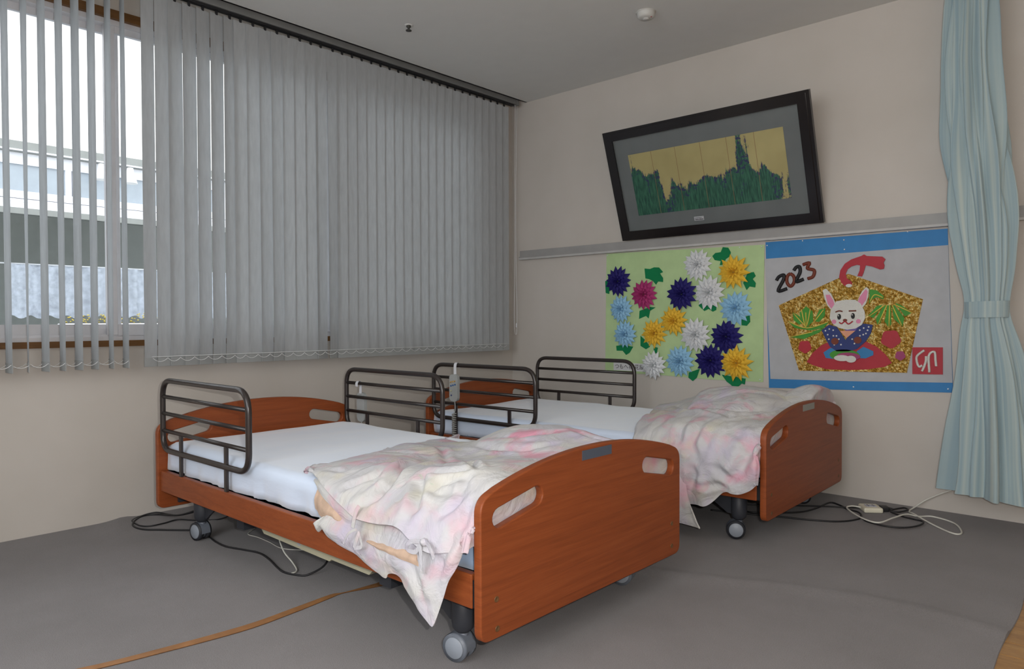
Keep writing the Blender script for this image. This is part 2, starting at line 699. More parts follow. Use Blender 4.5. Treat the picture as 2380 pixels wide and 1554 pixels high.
G = []
for i in range(NX + 1):
    row = []
    for j in range(NY + 1):
        y = YB + 0.02 + (0 - 0.002 - YB - 0.02) * j / NY
        xe = 3.308 + 0.010 * math.sin(y * 3.1 + 1) + 0.006 * math.sin(y * 9)
        x = 0.002 + (xe - 0.002) * i / NX
        z = carpet_z(x, y)
        if i == NX:
            z -= 0.003
        row.append((x, y, z))
    G.append(row)
cb = MB().grid(G, flip=False)
edge = [G[NX][j] for j in range(NY + 1)]
cb.grid([edge, [(p[0] + 0.001, p[1], -0.0079) for p in edge]], smooth=False)
carpet = cb.build('carpet', M_CARPET)
tag(carpet, 'grey low-pile carpet laid over the wooden floor, wrinkled towards its right edge', 'carpet')

# walls
WY0, WY1, WZ0, WZ1 = -4.35, -0.42, 0.845, 2.36
wl = MB()
wl.box((-T_, YB, -0.06), (0, 0, WZ0)).box((-T_, YB, WZ1), (0, 0, 2.66))
wl.box((-T_, YB, WZ0), (0, WY0, WZ1)).box((-T_, WY1, WZ0), (0, 0, WZ1))
WALL_L = struct('wall_left', wl, M_WALL)
WALL_R = struct('wall_right', MB().box((-T_, 0, -0.06), (XR, T_, 2.66)), M_WALL)
struct('wall_back', MB().box((-T_, YB - T_, -0.06), (XR + T_, YB, 0.8)).box((-T_, YB - T_, 2.45), (XR + T_, YB, 2.66)).box((-T_, YB - T_, 0.8), (1.4, YB, 2.45)).box((4.3, YB - T_, 0.8), (XR + T_, YB, 2.45)), M_WALL)
struct('wall_front', MB().box((XR, YB, -0.06), (XR + T_, T_, 2.66)), M_WALL)
SLOT = 0.142
ce = MB()
ce.box((SLOT, YB, H), (XR, 0, H + 0.012))
ce.box((SLOT, YB, H), (SLOT + 0.012, 0, 2.62))
ce.box((-T_, YB, 2.62), (SLOT + 0.012, 0, 2.64))
CEIL = struct('ceiling', ce, M_CEIL)

# window in the left wall: brown timber lining, aluminium sashes
win = MB()
fw_ = 0.026
win.box((-T_, WY0, WZ0 - fw_), (0.012, WY1, WZ0 + 0.002)).box((-T_, WY0, WZ1 - 0.014), (0.012, WY1, WZ1 + fw_))
win.box((-T_, WY0 - fw_, WZ0 - fw_), (0.012, WY0, WZ1 + fw_)).box((-T_, WY1, WZ0 - fw_), (0.012, WY1 + fw_, WZ1 + fw_))
WINDOW = struct('window_1', win, M_TRIMWOOD)
fr = MB()
fr.box((-0.105, WY0, WZ0 + 0.002), (-0.012, WY1, WZ0 + 0.020)).box((-0.105, WY0, WZ1 - 0.038), (-0.012, WY1, WZ1 - 0.014))
fr.box((-0.105, WY0, WZ0), (-0.012, WY0 + 0.03, WZ1 - 0.014)).box((-0.105, WY1 - 0.03, WZ0), (-0.012, WY1, WZ1 - 0.014))
fr.box((-0.105, -1.555, WZ0), (-0.012, -1.525, WZ1 - 0.014))
for xx in (-0.032, -0.062, -0.090):
    fr.box((xx - 0.004, WY0, WZ0 + 0.018), (xx + 0.004, WY1, WZ0 + 0.03))
fr.build('window_frame', M_ALU, WINDOW)


def sash(y0, y1, x):
    s = MB()
    st = 0.046
    z0, z1 = WZ0 + 0.026, WZ1 - 0.034
    s.box((x - 0.013, y0, z0), (x + 0.013, y0 + st, z1), 0.003).box((x - 0.013, y1 - st, z0), (x + 0.013, y1, z1), 0.003)
    s.box((x - 0.012, y0 + st, z0), (x + 0.012, y1 - st, z0 + 0.052)).box((x - 0.012, y0 + st, z1 - 0.036), (x + 0.012, y1 - st, z1))
    o = s.build('sash', M_ALU, WINDOW)
    MB().box((x - 0.003, y0 + st - 0.004, z0 + 0.045), (x + 0.003, y1 - st + 0.004, z1 - 0.03)).build('pane', M_GLASS, o)
    return o


sash(-2.788, -1.575, -0.032)
sash(-3.98, -2.712, -0.075)
sash(-4.33, -3.93, -0.032)
sash(-1.50, -0.93, -0.032)
sash(-0.98, -0.44, -0.075)
# crescent latch on the meeting stile
la = MB().box((-0.019, -2.785, 1.55), (-0.010, -2.765, 1.62), 0.002).tube([(-0.008, -2.775, 1.57), (-0.004, -2.775, 1.60), (-0.006, -2.772, 1.64)], 0.004, 8)
la.build('latch', M_ALUD, WINDOW)

# picture rail on the right wall
rb = MB()
rb.box((0.098, -0.022, 1.398), (3.6, -0.0005, 1.449)).box((0.098, -0.034, 1.396), (3.6, -0.022, 1.404))
TRIM = struct('trim_1', rb, M_RAIL)
MB().box((0.098, -0.036, 1.382), (3.6, -0.0005, 1.396), 0.002).build('rail_lip', M_RAILL, TRIM)

# ================================================================== VERTICAL BLINDS
ZT, ZB = 2.478, 0.722


def slat_mesh(yc, at, ab, w=0.08, x=0.10, n=14):
    """fabric louvre, turned by at (top) and ab (bottom), angles in degrees from the x axis"""
    rows = []
    for i in range(n + 1):
        t = i / n
        z = ZT + (ZB + 0.028 - ZT) * t
        a = math.radians(at + (ab - at) * t)
        c, s_ = math.cos(a), math.sin(a)
        q = []
        for u in (-0.5, -0.25, 0, 0.25, 0.5):
            bow = 0.0016 * (1 - 4 * u * u)
            q.append((x + c * w * u - s_ * bow, yc + s_ * w * u + c * bow, z))
        rows.append(q)
    m = MB()
    m.grid(rows)
    m.grid([[(p[0] + 0.0006, p[1], p[2]) for p in r] for r in rows], flip=True)
    return m


def slat(parent, yc, at, ab, w=0.08):
    o = slat_mesh(yc, at, ab, w).build('slat', M_SLAT, parent)
    a = math.radians(ab)
    c, s_ = math.cos(a), math.sin(a)
    poly = []
    for u, v in ((-0.5, -0.0016), (0.5, -0.0016), (0.5, 0.0016), (-0.5, 0.0016)):
        poly.append((0.10 + c * w * u - s_ * v, yc + s_ * w * u + c * v))
    MB().prism(poly, ZB, ZB + 0.042, 'z').build('weight', M_WEIGHT, o)
    # hanger hook
    MB().box((0.096, yc - 0.006, ZT - 0.004), (0.104, yc + 0.006, 2.498), 0.0015).build('hanger', M_BLACK, o)
    return o


# left blind: louvres turned open
bl = thing('vertical_blind', 'grey vertical blind with louvres turned open, at the far left of the window', 'blind')
MB().box((0.083, -4.2, 2.506), (0.127, -2.700, 2.556), 0.002).build('rail', M_ALUD, bl)
MB().box((0.088, -4.2, 2.495), (0.116, -2.700, 2.5055)).build('track', M_BLACK, bl)
op = [(-2.751, -6, -1), (-2.813, 0, -5), (-2.881, 6, 3), (-2.945, 6.5, 6), (-3.008, 6, 0), (-3.073, 6.5, 6), (-3.137, 5, -10), (-3.205, 6, 4),
      (-3.270, 5, 3), (-3.335, 6, 5), (-3.400, 5, 2)]
for yc, a, b in op:
    slat(bl, yc, a, b)
ch = MB()
ys = [q[0] for q in op]
for a, b in zip(ys, ys[1:]):
    for sx in (0.066, 0.134):
        pts = [(sx, a + (b - a) * t, ZB + 0.035 - 0.016 * 4 * t * (1 - t)) for t in np.linspace(0, 1, 7)]
        ch.tube(pts, 0.0011, 5, cap=False)
ch.build('chain', M_CHAIN, bl)

# right blind: louvres closed
br = thing('vertical_blind', 'long grey vertical blind drawn closed across the window behind both beds', 'blind')
MB().box((0.083, -2.698, 2.506), (0.127, -0.085, 2.556), 0.002).build('rail', M_ALUD, br)
MB().box((0.088, -2.698, 2.495), (0.116, -0.100, 2.5055)).build('track', M_BLACK, br)
MB().box((0.080, -0.085, 2.502), (0.130, -0.060, 2.558), 0.003).build('end_cap', M_ALUD, br)
rs = random.Random(3)
edges = [-2.672, -2.609, -2.535, -2.470, -2.404, -2.339, -2.276, -2.214]
while edges[-1] < -0.21:
    edges.append(edges[-1] + 0.0686)
gaps = {0: (104, 105), 1: (101, 101), 2: (107, 103), 3: (107, 104), 4: (107, 107), 5: (107, 107), 6: (107, 106), 9: (98, 105), 10: (98, 105), 14: (92, 108), 15: (92, 108)}
shift = {2: -.0100, 3: -.0070, 4: -.0042, 5: .0014, 6: .0075, 14: -.005, 15: .005}
cs = []
for i, (a, b) in enumerate(zip(edges, edges[1:])):
    yc = (a + b) / 2 + shift.get(i, 0)
    at, ab = gaps.get(i, (99 - 17 * i / 33 + rs.uniform(-1.5, 1.5), 99 - 17 * i / 33 + rs.uniform(-1.5, 1.5)))
    slat(br, yc, at, ab, 0.08 if i else 0.066)
    cs.append(yc)
ch = MB()
for a, b in zip(cs, cs[1:]):
    pts = [(0.122, a + (b - a) * t, ZB + 0.040 - 0.017 * 4 * t * (1 - t)) for t in np.linspace(0, 1, 7)]
    ch.tube(pts, 0.0013, 5, cap=False)
    ch.tube([(0.112, a, ZB + 0.0465), (0.112, b, ZB + 0.0465)], 0.0014, 5, cap=False)
ch.build('chain', M_CHAIN, br)
# pull cords hanging beside the closed blind
pc = MB()
pc.tube(spline([(0.12, -0.093, 2.50), (0.12, -0.10, 1.9), (0.122, -0.105, 1.35), (0.125, -0.115, 1.0), (0.125, -0.112, 0.87), (0.125, -0.10, 0.835), (0.125, -0.088, 0.86), (0.125, -0.085, 1.0), (0.124, -0.093, 1.35), (0.12, -0.088, 1.9), (0.12, -0.075, 2.50)], 8), 0.0014, 6)
pc.build('pull_cord', M_CHAIN, br)
MB().lathe([(0.0, 0), (0.006, 0.004), (0.004, 0.03), (0.0, 0.032)], (0.130, -0.098, 0.885), n=12).build('cord_weight', M_ALU, br)

# ================================================================== CEILING FITTINGS
sd = thing('smoke_detector', 'round white smoke detector on the ceiling above the framed picture', 'detector', (1.625, -0.741, H))
MB().lathe([(0.0, -0.034), (0.036, -0.033), (0.044, -0.026), (0.047, -0.012), (0.047, -0.004), (0.052, -0.004), (0.052, -0.0005), (0, -0.0005)], n=40).build('body', plain('detector_white', 'c4c4c0', 0.5), sd)
MB().lathe([(0.0, -0.040), (0.014, -0.039), (0.018, -0.034), (0, -0.034)], n=24).build('cap', plain('detector_white', 'c4c4c0', 0.5), sd)
MB().box((0.030, -0.004, -0.0345), (0.036, 0.002, -0.0315)).build('indicator', M_RED, sd)
sp = thing('sprinkler_head', 'small dark sprinkler head in the ceiling in front of the blinds', 'sprinkler', (0.592, -1.472, H))
MB().lathe([(0, -0.003), (0.022, -0.003), (0.024, -0.0005), (0, -0.0005)], n=24).build('plate', M_CEIL, sp)
MB().lathe([(0, -0.03), (0.016, -0.03), (0.016, -0.027), (0.005, -0.025), (0.007, -0.012), (0.013, -0.010), (0.013, -0.003), (0, -0.003)], n=20).build('nozzle', plain('sprinkler_brass', '4a4a46', 0.4, 0.5), sp)

# ================================================================== OUTSIDE (the wing across the yard)
XO = -5.0
bd = thing('building', 'white wing of the building across the yard, seen through the open louvres', 'building')
b = MB()
b.box((XO - 0.3, -6, 2.765), (XO, 3.2, 4.35))
b.build('parapet', M_EXTW, bd)
MB().box((XO - 0.3, -6, 4.35), (XO + 0.06, 3.2, 4.42)).build('coping', M_EXTG, bd)
MB().box((XO - 0.3, -6, 2.66), (XO + 0.05, 3.2, 2.765)).build('beam', M_EXTG, bd)
MB().box((XO - 0.3, -6, 2.665), (XO + 0.07, 3.2, 2.68)).build('beam_edge', M_EXTF, bd)
wf = MB()
wf.box((XO - 0.12, -6, 2.545), (XO - 0.02, 3.2, 2.66)).box((XO - 0.12, -6, 2.20), (XO - 0.02, 3.2, 2.275)).box((XO - 0.12, -6, 2.165), (XO - 0.03, 3.2, 2.195)).box((XO - 0.12, -6, 2.10), (XO - 0.01, 3.2, 2.160))
for y in (-3.1, -1.47, 0.2, 1.8):
    wf.box((XO - 0.11, y - 0.06, 2.275), (XO - 0.015, y - 0.005, 2.545)).box((XO - 0.11, y + 0.005, 2.275), (XO - 0.015, y + 0.06, 2.545))
wf.build('transom_frame', M_EXTF, bd)
MB().box((XO - 0.06, -6, 2.275), (XO - 0.05, 3.2, 2.545)).build('transom_glass', plain('painted_sky_pane', '9fa9b2', 0.15), bd)  # opaque pane; the sky's reflection is put into its flat blue-grey colour
MB().box((XO - 0.12, -6, 2.04), (XO, 3.2, 2.10)).build('sill_band', M_EXTG, bd)
MB().box((XO - 0.06, -6, 0.86), (XO - 0.05, 3.2, 2.04)).build('lower_glass', M_GLASS, bd)
MB().box((XO - 2.2, -6, 0.3), (XO - 2.1, 3.2, 2.66)).box((XO - 2.2, -6, 2.55), (XO - 0.12, 3.2, 2.6)).build('room_behind', M_EXTD, bd)
MB().box((XO - 2.1, -6, 2.62), (XO - 0.3, 3.2, 2.66)).build('room_ceiling', M_EXTD, bd)
MB().box((XO - 0.3, -6, -0.6), (XO, 3.2, 0.86)).build('lower_wall', plain('exterior_blue_grey', '8fa2b2', 0.7), bd)
MB().box((XO - 0.04, -6, 0.86), (XO + 0.06, 3.2, 0.905), 0.004).build('window_sill', M_EXTF, bd)
# lace half-curtain behind the lower glass
lc = MB()
rows = []
for i in range(121):
    y = -2.05 + 2.6 * i / 120
    xo = XO - 0.14 + 0.02 * math.sin(i * 0.9) + 0.012 * math.sin(i * 0.37)
    rows.append([(xo, y, z + (0.018 * math.sin(i * 0.8) if k == 0 else 0)) for k, z in enumerate((0.99, 1.14, 1.29, 1.44, 1.535))])
lc.grid(rows)
lace = lc.build('lace_curtain', M_LACE)
tag(lace, 'white lace half-curtain hanging inside the lower window across the yard', 'curtain')
lm = MB().tube([(XO - 0.14, -2.1, 1.54), (XO - 0.14, 0.6, 1.54)], 0.008, 8)
rod = lm.build('curtain_rod', M_EXTF, lace)
fb = MB()
rr = random.Random(5)
for k in range(170):
    y = rr.uniform(-1.62, -0.4)
    fb.lathe([(0.0, -0.008), (0.012, 0), (0, 0.008)], (XO + 0.20 + rr.uniform(-0.07, 0.07), y, 0.93 + rr.uniform(-0.03, 0.10) * (0.5 + 0.5 * min(1, (y + 1.62) / 0.3))), n=5)
fbo = fb.build('flower_planting', M_FLOWER)
tag(fbo, 'yellow flowers massed along the sill of the far window', 'flowers', kind='stuff')
pl_ = thing('planter', 'pale trough holding the yellow flowers on the far sill', 'planter', (XO + 0.20, -1.0, 0.82))
MB().box((-0.10, -0.66, 0.0), (0.10, 0.66, 0.10), 0.01).build('trough', M_EXTF, pl_)
MB().box((-0.09, -0.65, 0.09), (0.09, 0.65, 0.104)).build('soil', plain('potting_soil', '4a4034', 0.95), pl_)
MB().box((-0.12, -0.5, -1.42), (0.0, -0.42, 0.0)).box((-0.12, 0.42, -1.42), (0.0, 0.5, 0.0)).build('bracket', M_EXTG, pl_)
for y, lab in ((-1.22, 'white floodlight under the far eave, left one of the pair'), (-0.93, 'white floodlight under the far eave, right one of the pair')):
    t = thing('floodlight', lab, 'lamp', (XO + 0.05, y, 2.60), 0, 'floodlights on the wing across the yard')
    MB().lathe([(0.0, 0.06), (0.03, 0.06), (0.04, 0.0), (0.075, -0.11), (0.07, -0.11), (0.0, -0.06)], (0.06, 0, -0.02), n=18).build('shade', M_LAMP, t)
    MB().box((-0.0, -0.015, 0.02), (0.06, 0.015, 0.05)).build('bracket', M_EXTG, t)
yard = MB().box((-9, -9, -0.66), (-T_ - 0.001, 5, -0.6))
struct('ground', yard, plain('yard_concrete', '9a9c9a', 0.9))

# ================================================================== BEDS
L, HW = 2.032, 0.5035
ZBRD = 0.107


def board_outline():
    pts = [(-HW, ZBRD), (HW, ZBRD), (HW, 0.462)]
    arc = []
    for y in np.linspace(0.478, -0.478, 25):
        arc.append((y, 0.5575 - 0.070 * (abs(y) / 0.478) ** 2.1))
    pts = [(-HW, ZBRD), (HW, ZBRD), (HW, 0.475)] + arc[1:-1] + [(-HW, 0.475)]
    rad = [0.034, 0.034, 0.038] + [0] * len(arc[1:-1]) + [0.038]
    return rounded(pts, rad, 7)


def slot_hole(sgn):
    a, b = (sgn * 0.432, 0.421), (sgn * 0.284, 0.4515)
    d = np.array(b) - np.array(a)
    d = d / np.linalg.norm(d)
    n = np.array((-d[1], d[0]))
    r = 0.0265
    out = []
    for k in range(9):
        t = math.pi / 2 - math.pi * k / 8
        out.append(tuple(np.array(b) + r * (d * math.cos(t) + n * math.sin(t))))
    for k in range(9):
        t = -math.pi / 2 - math.pi * k / 8
        out.append(tuple(np.array(a) + r * (d * math.cos(t) + n * math.sin(t))))
    return out


def make_bed(lab, loc, rz, label_mat, dz, group):
    """bed frame in local metres: x from the head board (0) to the outer face of the foot board (L)"""
    bed = thing('nursing_bed', lab, 'bed', loc, rz, group)
    head = curve_plate('headboard', board_outline(), [slot_hole(1), slot_hole(-1)], 0.026, 0.004, M_BED, bed, 'x', 0.013)
    foot = curve_plate('footboard', board_outline(), [slot_hole(1), slot_hole(-1)], 0.026, 0.004, M_BED, bed, 'x', L - 0.013)
    MB().box((L - 0.0005, -0.076, 0.518), (L + 0.0012, 0.076, 0.547)).build('name_plate', label_mat, foot)
    for y, z in ((-0.446, 0.211), (-0.443, 0.133), (0.447, 0.221), (0.447, 0.142)):
        m = MB().lathe([(0.0, L + 0.0006), (0.0052, L + 0.0006), (0.0064, L + 0.0016), (0.0078, L + 0.0014), (0.0084, L - 0.001), (0, L - 0.001)], (0, y, z), 'x', 18)
        m.build('screw_cap', M_SCREW, foot)
    for s_ in (-1, 1):
        y0, y1 = sorted((s_ * 0.470, s_ * 0.494))
        r = MB().box((0.031, y0, 0.187), (1.989, y1, 0.277), 0.003).build('side_rail', M_BED, bed)
        MB().box((1.989, y0 + 0.004, 0.190), (2.004, y1 - 0.002, 0.262)).build('rail_bracket', M_BLACK, r)
    f = MB()
    for s_ in (-1, 1):
        y0, y1 = sorted((s_ * 0.425, s_ * 0.468))
        f.box((0.028, y0, 0.225), (2.005, y1, 0.272))
        y0, y1 = sorted((s_ * 0.36, s_ * 0.41))
        f.box((0.10, y0, 0.165), (1.95, y1, 0.205))
    for x in (0.05, 0.5, 0.95, 1.4, 1.92):
        f.box((x, -0.46, 0.225), (x + 0.05, 0.46, 0.268))
    f.box((0.03, -0.46, 0.262), (2.0, 0.46, 0.272))
    f.build('frame', M_STEEL, bed)
    f = MB()
    f.box((0.028, -0.42, 0.125), (0.044, 0.42, 0.225)).box((L - 0.044, -0.42, 0.125), (L - 0.028, 0.42, 0.225))
    f.build('end_plate', M_STEEL, bed)
    # lifting gear
    g = MB()
    for x in (0.5, 1.45):
        g.box((x, -0.38, 0.09), (x + 0.06, 0.38, 0.165))
    for s_ in (-0.32, 0.32):
        g.tube([(0.53, s_, 0.12), (1.0, s_, 0.225)], 0.016, 8).tube([(1.48, s_, 0.12), (1.0, s_, 0.225)], 0.016, 8)
    g.build('lifting_gear', M_STEEL, bed)
    c = MB()
    c.prism([(0.745, 0.180), (0.80, 0.134), (1.235, 0.126), (1.245, 0.134), (1.455, 0.132), (1.475, 0.150), (1.475, 0.222), (0.745, 0.222)], -0.424, -0.30, 'y')
    cb = c.build('control_box', M_BEIGE, bed)
    MB().box((1.035, -0.4248, 0.139), (1.055, -0.4238, 0.151)).build('sticker', M_PAPERW, cb)
    # legs with twin-wheel casters
    for x, y, ang in ((0.262, -0.415, 0.15), (0.262, 0.415, 0.4), (1.885, -0.425, 0.20 if loc[1] < -1.5 else 0.42), (1.90, 0.36, 0.3)):
        lg = MB()
        lg.lathe([(0.0, 0.078), (0.018, 0.079), (0.030, 0.092), (0.033, 0.11), (0.033, 0.232), (0, 0.232)], (x, y, 0), n=20)
        leg = lg.build('leg', M_STEEL, bed)
        br = MB()
        s_ = 1 if x < 1 else -1
        br.prism([(x + s_ * 0.03, 0.20), (x + s_ * 0.20, 0.20), (x + s_ * 0.05, 0.10), (x + s_ * 0.03, 0.10)], y - 0.004, y + 0.004, 'y')
        br.build('brace', M_STEEL, leg)
        ca, sa = math.cos(ang), math.sin(ang)
        ax = Vector((-sa, ca, 0))          # wheel axle
        fwd = Vector((ca, sa, 0))
        o = Vector((x, y, 0.0385 + 0.0)) - fwd * 0.012

        def disc(mb, a, b, r, n=28, r2=None):
            mb.cyl(o + ax * a, o + ax * b, r, n, r2)
        cst = MB()
        cst.cyl((x, y, 0.062), (x, y, 0.082), 0.014, 14)
        hood = []
        for k in range(13):
            t = math.radians(-10 + 200 * k / 12)
            hood.append([o + fwd * math.cos(t) * 0.040 + Vector((0, 0, math.sin(t) * 0.040)) + ax * w for w in (-0.020, 0.020)])
        cst.grid(hood, smooth=True)
        cst.grid([[p * 1.0 + (o - p) * 0.06 for p in r] for r in hood], smooth=True, flip=True)
        disc(cst, -0.006, 0.006, 0.032)
        body = cst.build('caster', M_CASTER, bed)
        for w0, w1 in ((-0.027, -0.008), (0.008, 0.027)):
            m = MB()
            disc(m, w0, w1, 0.0385)
            m.build('wheel', M_TYRE if x < 1 or loc[1] > -1.5 else M_CASTER, body)
            m = MB()
            sgn = -1 if w0 < 0 else 1
            e = w0 if sgn < 0 else w1
            disc(m, e - 0.0005 * sgn, e + 0.003 * sgn, 0.031, 28, 0.028)
            m.build('hub', M_HUB, body)
    return bed


B1 = ((0.34, -2.2168, 0.0), 0.0021)
_a2 = 0.0301
B2 = ((2.437 - L * math.cos(_a2), -0.6565 - L * math.sin(_a2), 0.004), _a2)
bed1 = make_bed('cherry wood nursing bed nearest the camera, whole footboard with slate name plate in view', B1[0], B1[1], M_LABEL, 0, 'nursing beds')
bed2 = make_bed('cherry wood nursing bed beside the picture wall, its footboard with silver name plate', B2[0], B2[1], M_LABEL2, 0.007, 'nursing beds')


def at_bed(b, name, label, cat, group=None):
    return thing(name, label, cat, b[0], b[1], group)


def make_guard(b, label, ly, x0):
    g = at_bed(b, 'bed_guard', label, 'bed guard', 'dark tubular guards along the bed sides')
    x1 = x0 + 0.79
    r = 0.0118
    loop = rounded([(x0 + r, 0.372), (x1 - r, 0.372), (x1 - r, 0.678), (x0 + r, 0.678)], [0.07, 0.075, 0.085, 0.08], 8)
    MB().tube([(p[0], ly, p[1]) for p in loop], r, 12, closed=True).build('frame', M_GUARD, g)
    for z in (0.606, 0.533, 0.457):
        MB().cyl((x0 + r, ly, z), (x1 - r, ly, z), 0.0088, 12).build('crossbar', M_GUARD, g)
    for dx in (0.195, 0.60):
        MB().box((x0 + dx - 0.0095, ly - 0.006, 0.2765), (x0 + dx + 0.0095, ly + 0.006, 0.458), 0.002).build('post', M_GUARD, g)
    return g


make_guard(B1, 'dark tubular bed guard on the near side of the nearest bed, at far left', -0.486, 0.032)
make_guard(B1, 'dark tubular bed guard on the far side of the nearest bed, between the two beds', 0.474, 0.032)
make_guard(B2, 'dark tubular bed guard holding the keypad remote, between the beds and nearer the picture wall', -0.476, 0.032)
make_guard(B2, 'dark tubular bed guard against the wall, below the paper flowers', 0.474, 0.050)


# ------------------------------------------------------------------ mattresses
def soft_box(x0, x1, y0, y1, z0, z1, r, nx=60, ny=40, sag=0.0, seed=0, wr=0.003):
    """rounded slab as one closed grid with a gently uneven surface"""
    prof = []
    for k in range(7):
        t = math.pi / 2 * k / 6
        prof.append((1 - math.sin(t), math.cos(t)))
    us = [0.0] * 0
    def axis(a, b, n):
        c = list(np.linspace(a, b, n))
        return c
    bm = bmesh.new()
    bmesh.ops.create_grid(bm, x_segments=nx, y_segments=ny, size=0.5)
    top = {}
    for v in bm.verts:
        u, w = v.co.x + 0.5, v.co.y + 0.5
        x, y = x0 + (x1 - x0) * u, y0 + (y1 - y0) * w
        dx = max(0, r - min(x - x0, x1 - x))
        dy = max(0, r - min(y - y0, y1 - y))
        d = min(1, math.hypot(dx, dy) / r)
        z = z1 - r * (1 - math.sqrt(max(0, 1 - d * d))) * 0.8
        z += wr * noise.noise((x * 5 + seed, y * 2.2, 0.3)) + wr * 0.5 * noise.noise((x * 13 + seed, y * 5, 1.7))
        z -= sag * math.sin(math.pi * u) * math.sin(math.pi * w)
        v.co = (x, y, z)
    # skirt
    be = [e for e in bm.edges if e.is_boundary]
    levels = [(z1 - r) * (1 - t) + z0 * t for t in (0.25, 0.5, 0.75, 1.0)]
    for zl in levels:
        res = bmesh.ops.extrude_edge_only(bm, edges=be)
        nv = [e for e in res['geom'] if isinstance(e, bmesh.types.BMVert)]
        for v in nv:
            fold = 0.006 * noise.noise((v.co.x * 9 + seed, v.co.y * 9, zl * 5)) + 0.004 * noise.noise((v.co.x * 30 + seed, v.co.y * 30, zl * 12))
            sx = -1 if abs(v.co.x - x0) < 0.012 else (1 if abs(v.co.x - x1) < 0.012 else 0)
            sy = -1 if abs(v.co.y - y0) < 0.012 else (1 if abs(v.co.y - y1) < 0.012 else 0)
            v.co.z = zl
            v.co.x += sx * fold
            v.co.y += sy * fold
        be = [e for e in res['geom'] if isinstance(e, bmesh.types.BMEdge)]
    bmesh.ops.holes_fill(bm, edges=be, sides=0)
    bmesh.ops.recalc_face_normals(bm, faces=bm.faces[:])
    return MB().bm(bm, True)


def make_mattress(b, label, seed):
    m = at_bed(b, 'mattress', label, 'mattress', 'mattresses under white sheets')
    soft_box(0.036, 1.995, -0.456, 0.456, 0.275, 0.396, 0.022, seed=seed).build('body', M_PALE, m)
    soft_box(0.032, 1.90, -0.461, 0.461, 0.2785, 0.402, 0.026, seed=seed, wr=0.005).build('sheet', M_SHEET, m)
    return m


make_mattress(B1, 'mattress under a smooth white sheet on the nearest bed', 1.0)
make_mattress(B2, 'mattress under a white sheet on the bed beside the picture wall', 6.0)


# ------------------------------------------------------------------ duvets
def cr_interp(A, n):
    """Catmull-Rom along axis 0 to n samples"""
    A = np.asarray(A, float)
    m = len(A)
    t = np.linspace(0, m - 1, n)
    i = np.minimum(t.astype(int), m - 2)
    f = (t - i)[:, None, None] if A.ndim == 3 else (t - i)[:, None]
    g = lambda k: A[np.clip(k, 0, m - 1)]
    p0, p1, p2, p3 = g(i - 1), g(i), g(i + 1), g(i + 2)
    return 0.5 * (2 * p1 + (p2 - p0) * f + (2 * p0 - 5 * p1 + 4 * p2 - p3) * f ** 2 + (3 * p1 - p0 - 3 * p2 + p3) * f ** 3)


def normals(G):
    du = np.gradient(G, axis=0)
    dv = np.gradient(G, axis=1)
    n = np.cross(du, dv)
    return n / (np.linalg.norm(n, axis=2, keepdims=True) + 1e-9)


def dist_poly(P, line):
    """distance of points P (...,3) to a polyline, and the fraction along it"""
    best = np.full(P.shape[:-1], 9.0)
    frac = np.zeros(P.shape[:-1])
    m = len(line) - 1
    for k in range(m):
        a, b = np.array(line[k], float), np.array(line[k + 1], float)
        d = b - a
        t = np.clip(((P - a) @ d) / (d @ d), 0, 1)
        q = np.linalg.norm(P - a - t[..., None] * d, axis=-1)
        s_ = q < best
        best = np.where(s_, q, best)
        frac = np.where(s_, (k + t) / m, frac)
    return best, frac


def cloth(cage, nu, nv, folds=(), seed=0.0, amp=0.006, fine=0.002, taper=3.0, sgn=1):
    A = cr_interp(np.asarray(cage, float), nu)
    A = cr_interp(A.transpose(1, 0, 2), nv).transpose(1, 0, 2)
    N = normals(A) * sgn
    D = np.zeros(A.shape[:2])
    for i in range(nu):
        for j in range(nv):
            p = A[i, j]
            D[i, j] = amp * noise.noise((p[0] * 7 + seed, p[1] * 6, p[2] * 7)) + amp * 0.55 * noise.noise((p[0] * 16 + seed, p[1] * 9, p[2] * 16 + 3)) \
                + fine * noise.noise((p[0] * 38 + seed, p[1] * 26, p[2] * 38))
    for line, a, w in folds:
        a, w = a * 1.5, w * 0.85
        d, fr = dist_poly(A, line)
        env = np.sin(np.pi * np.clip(fr, 0.04, 0.96)) ** 0.5
        D += -a * env * np.exp(-(d / w) ** 2) + 0.55 * a * env * np.exp(-((d - 2.0 * w) / (1.1 * w)) ** 2)
    ii = np.arange(nu)
    D *= (np.clip((nu - 1 - ii) / taper, 0, 1) * np.clip(ii / 3.0, 0.15, 1))[:, None]
    return A + N * D[..., None]


def shell(G, th, sgn=1):
    """a cloth grid given thickness th, closed along its rim"""
    N = normals(G) * sgn
    Bk = G - N * th
    m = MB()
    m.grid(G.tolist(), flip=sgn < 0)
    m.grid(Bk.tolist(), flip=sgn > 0)
    for a, b in ((G[0], Bk[0]), (G[-1], Bk[-1]), (G[:, 0], Bk[:, 0]), (G[:, -1], Bk[:, -1])):
        m.grid([a.tolist(), b.tolist()])
    return m


def strip(mb, pts, w, nrm=(0, -1, 0)):
    """flat ribbon along pts"""
    P = [np.array(p, float) for p in spline(pts, 5)]
    n = np.array(nrm, float)
    ra, rb_ = [], []
    for i in range(len(P)):
        t = P[min(i + 1, len(P) - 1)] - P[max(i - 1, 0)]
        s_ = np.cross(t, n)
        s_ = s_ / (np.linalg.norm(s_) + 1e-9) * w / 2
        ra.append(P[i] + s_)
        rb_.append(P[i] - s_)
    mb.grid([[tuple(a + n * 0.0012), tuple(b + n * 0.0012)] for a, b in zip(ra, rb_)])
    mb.grid([[tuple(a), tuple(b)] for a, b in zip(ra, rb_)], flip=True)
    return mb


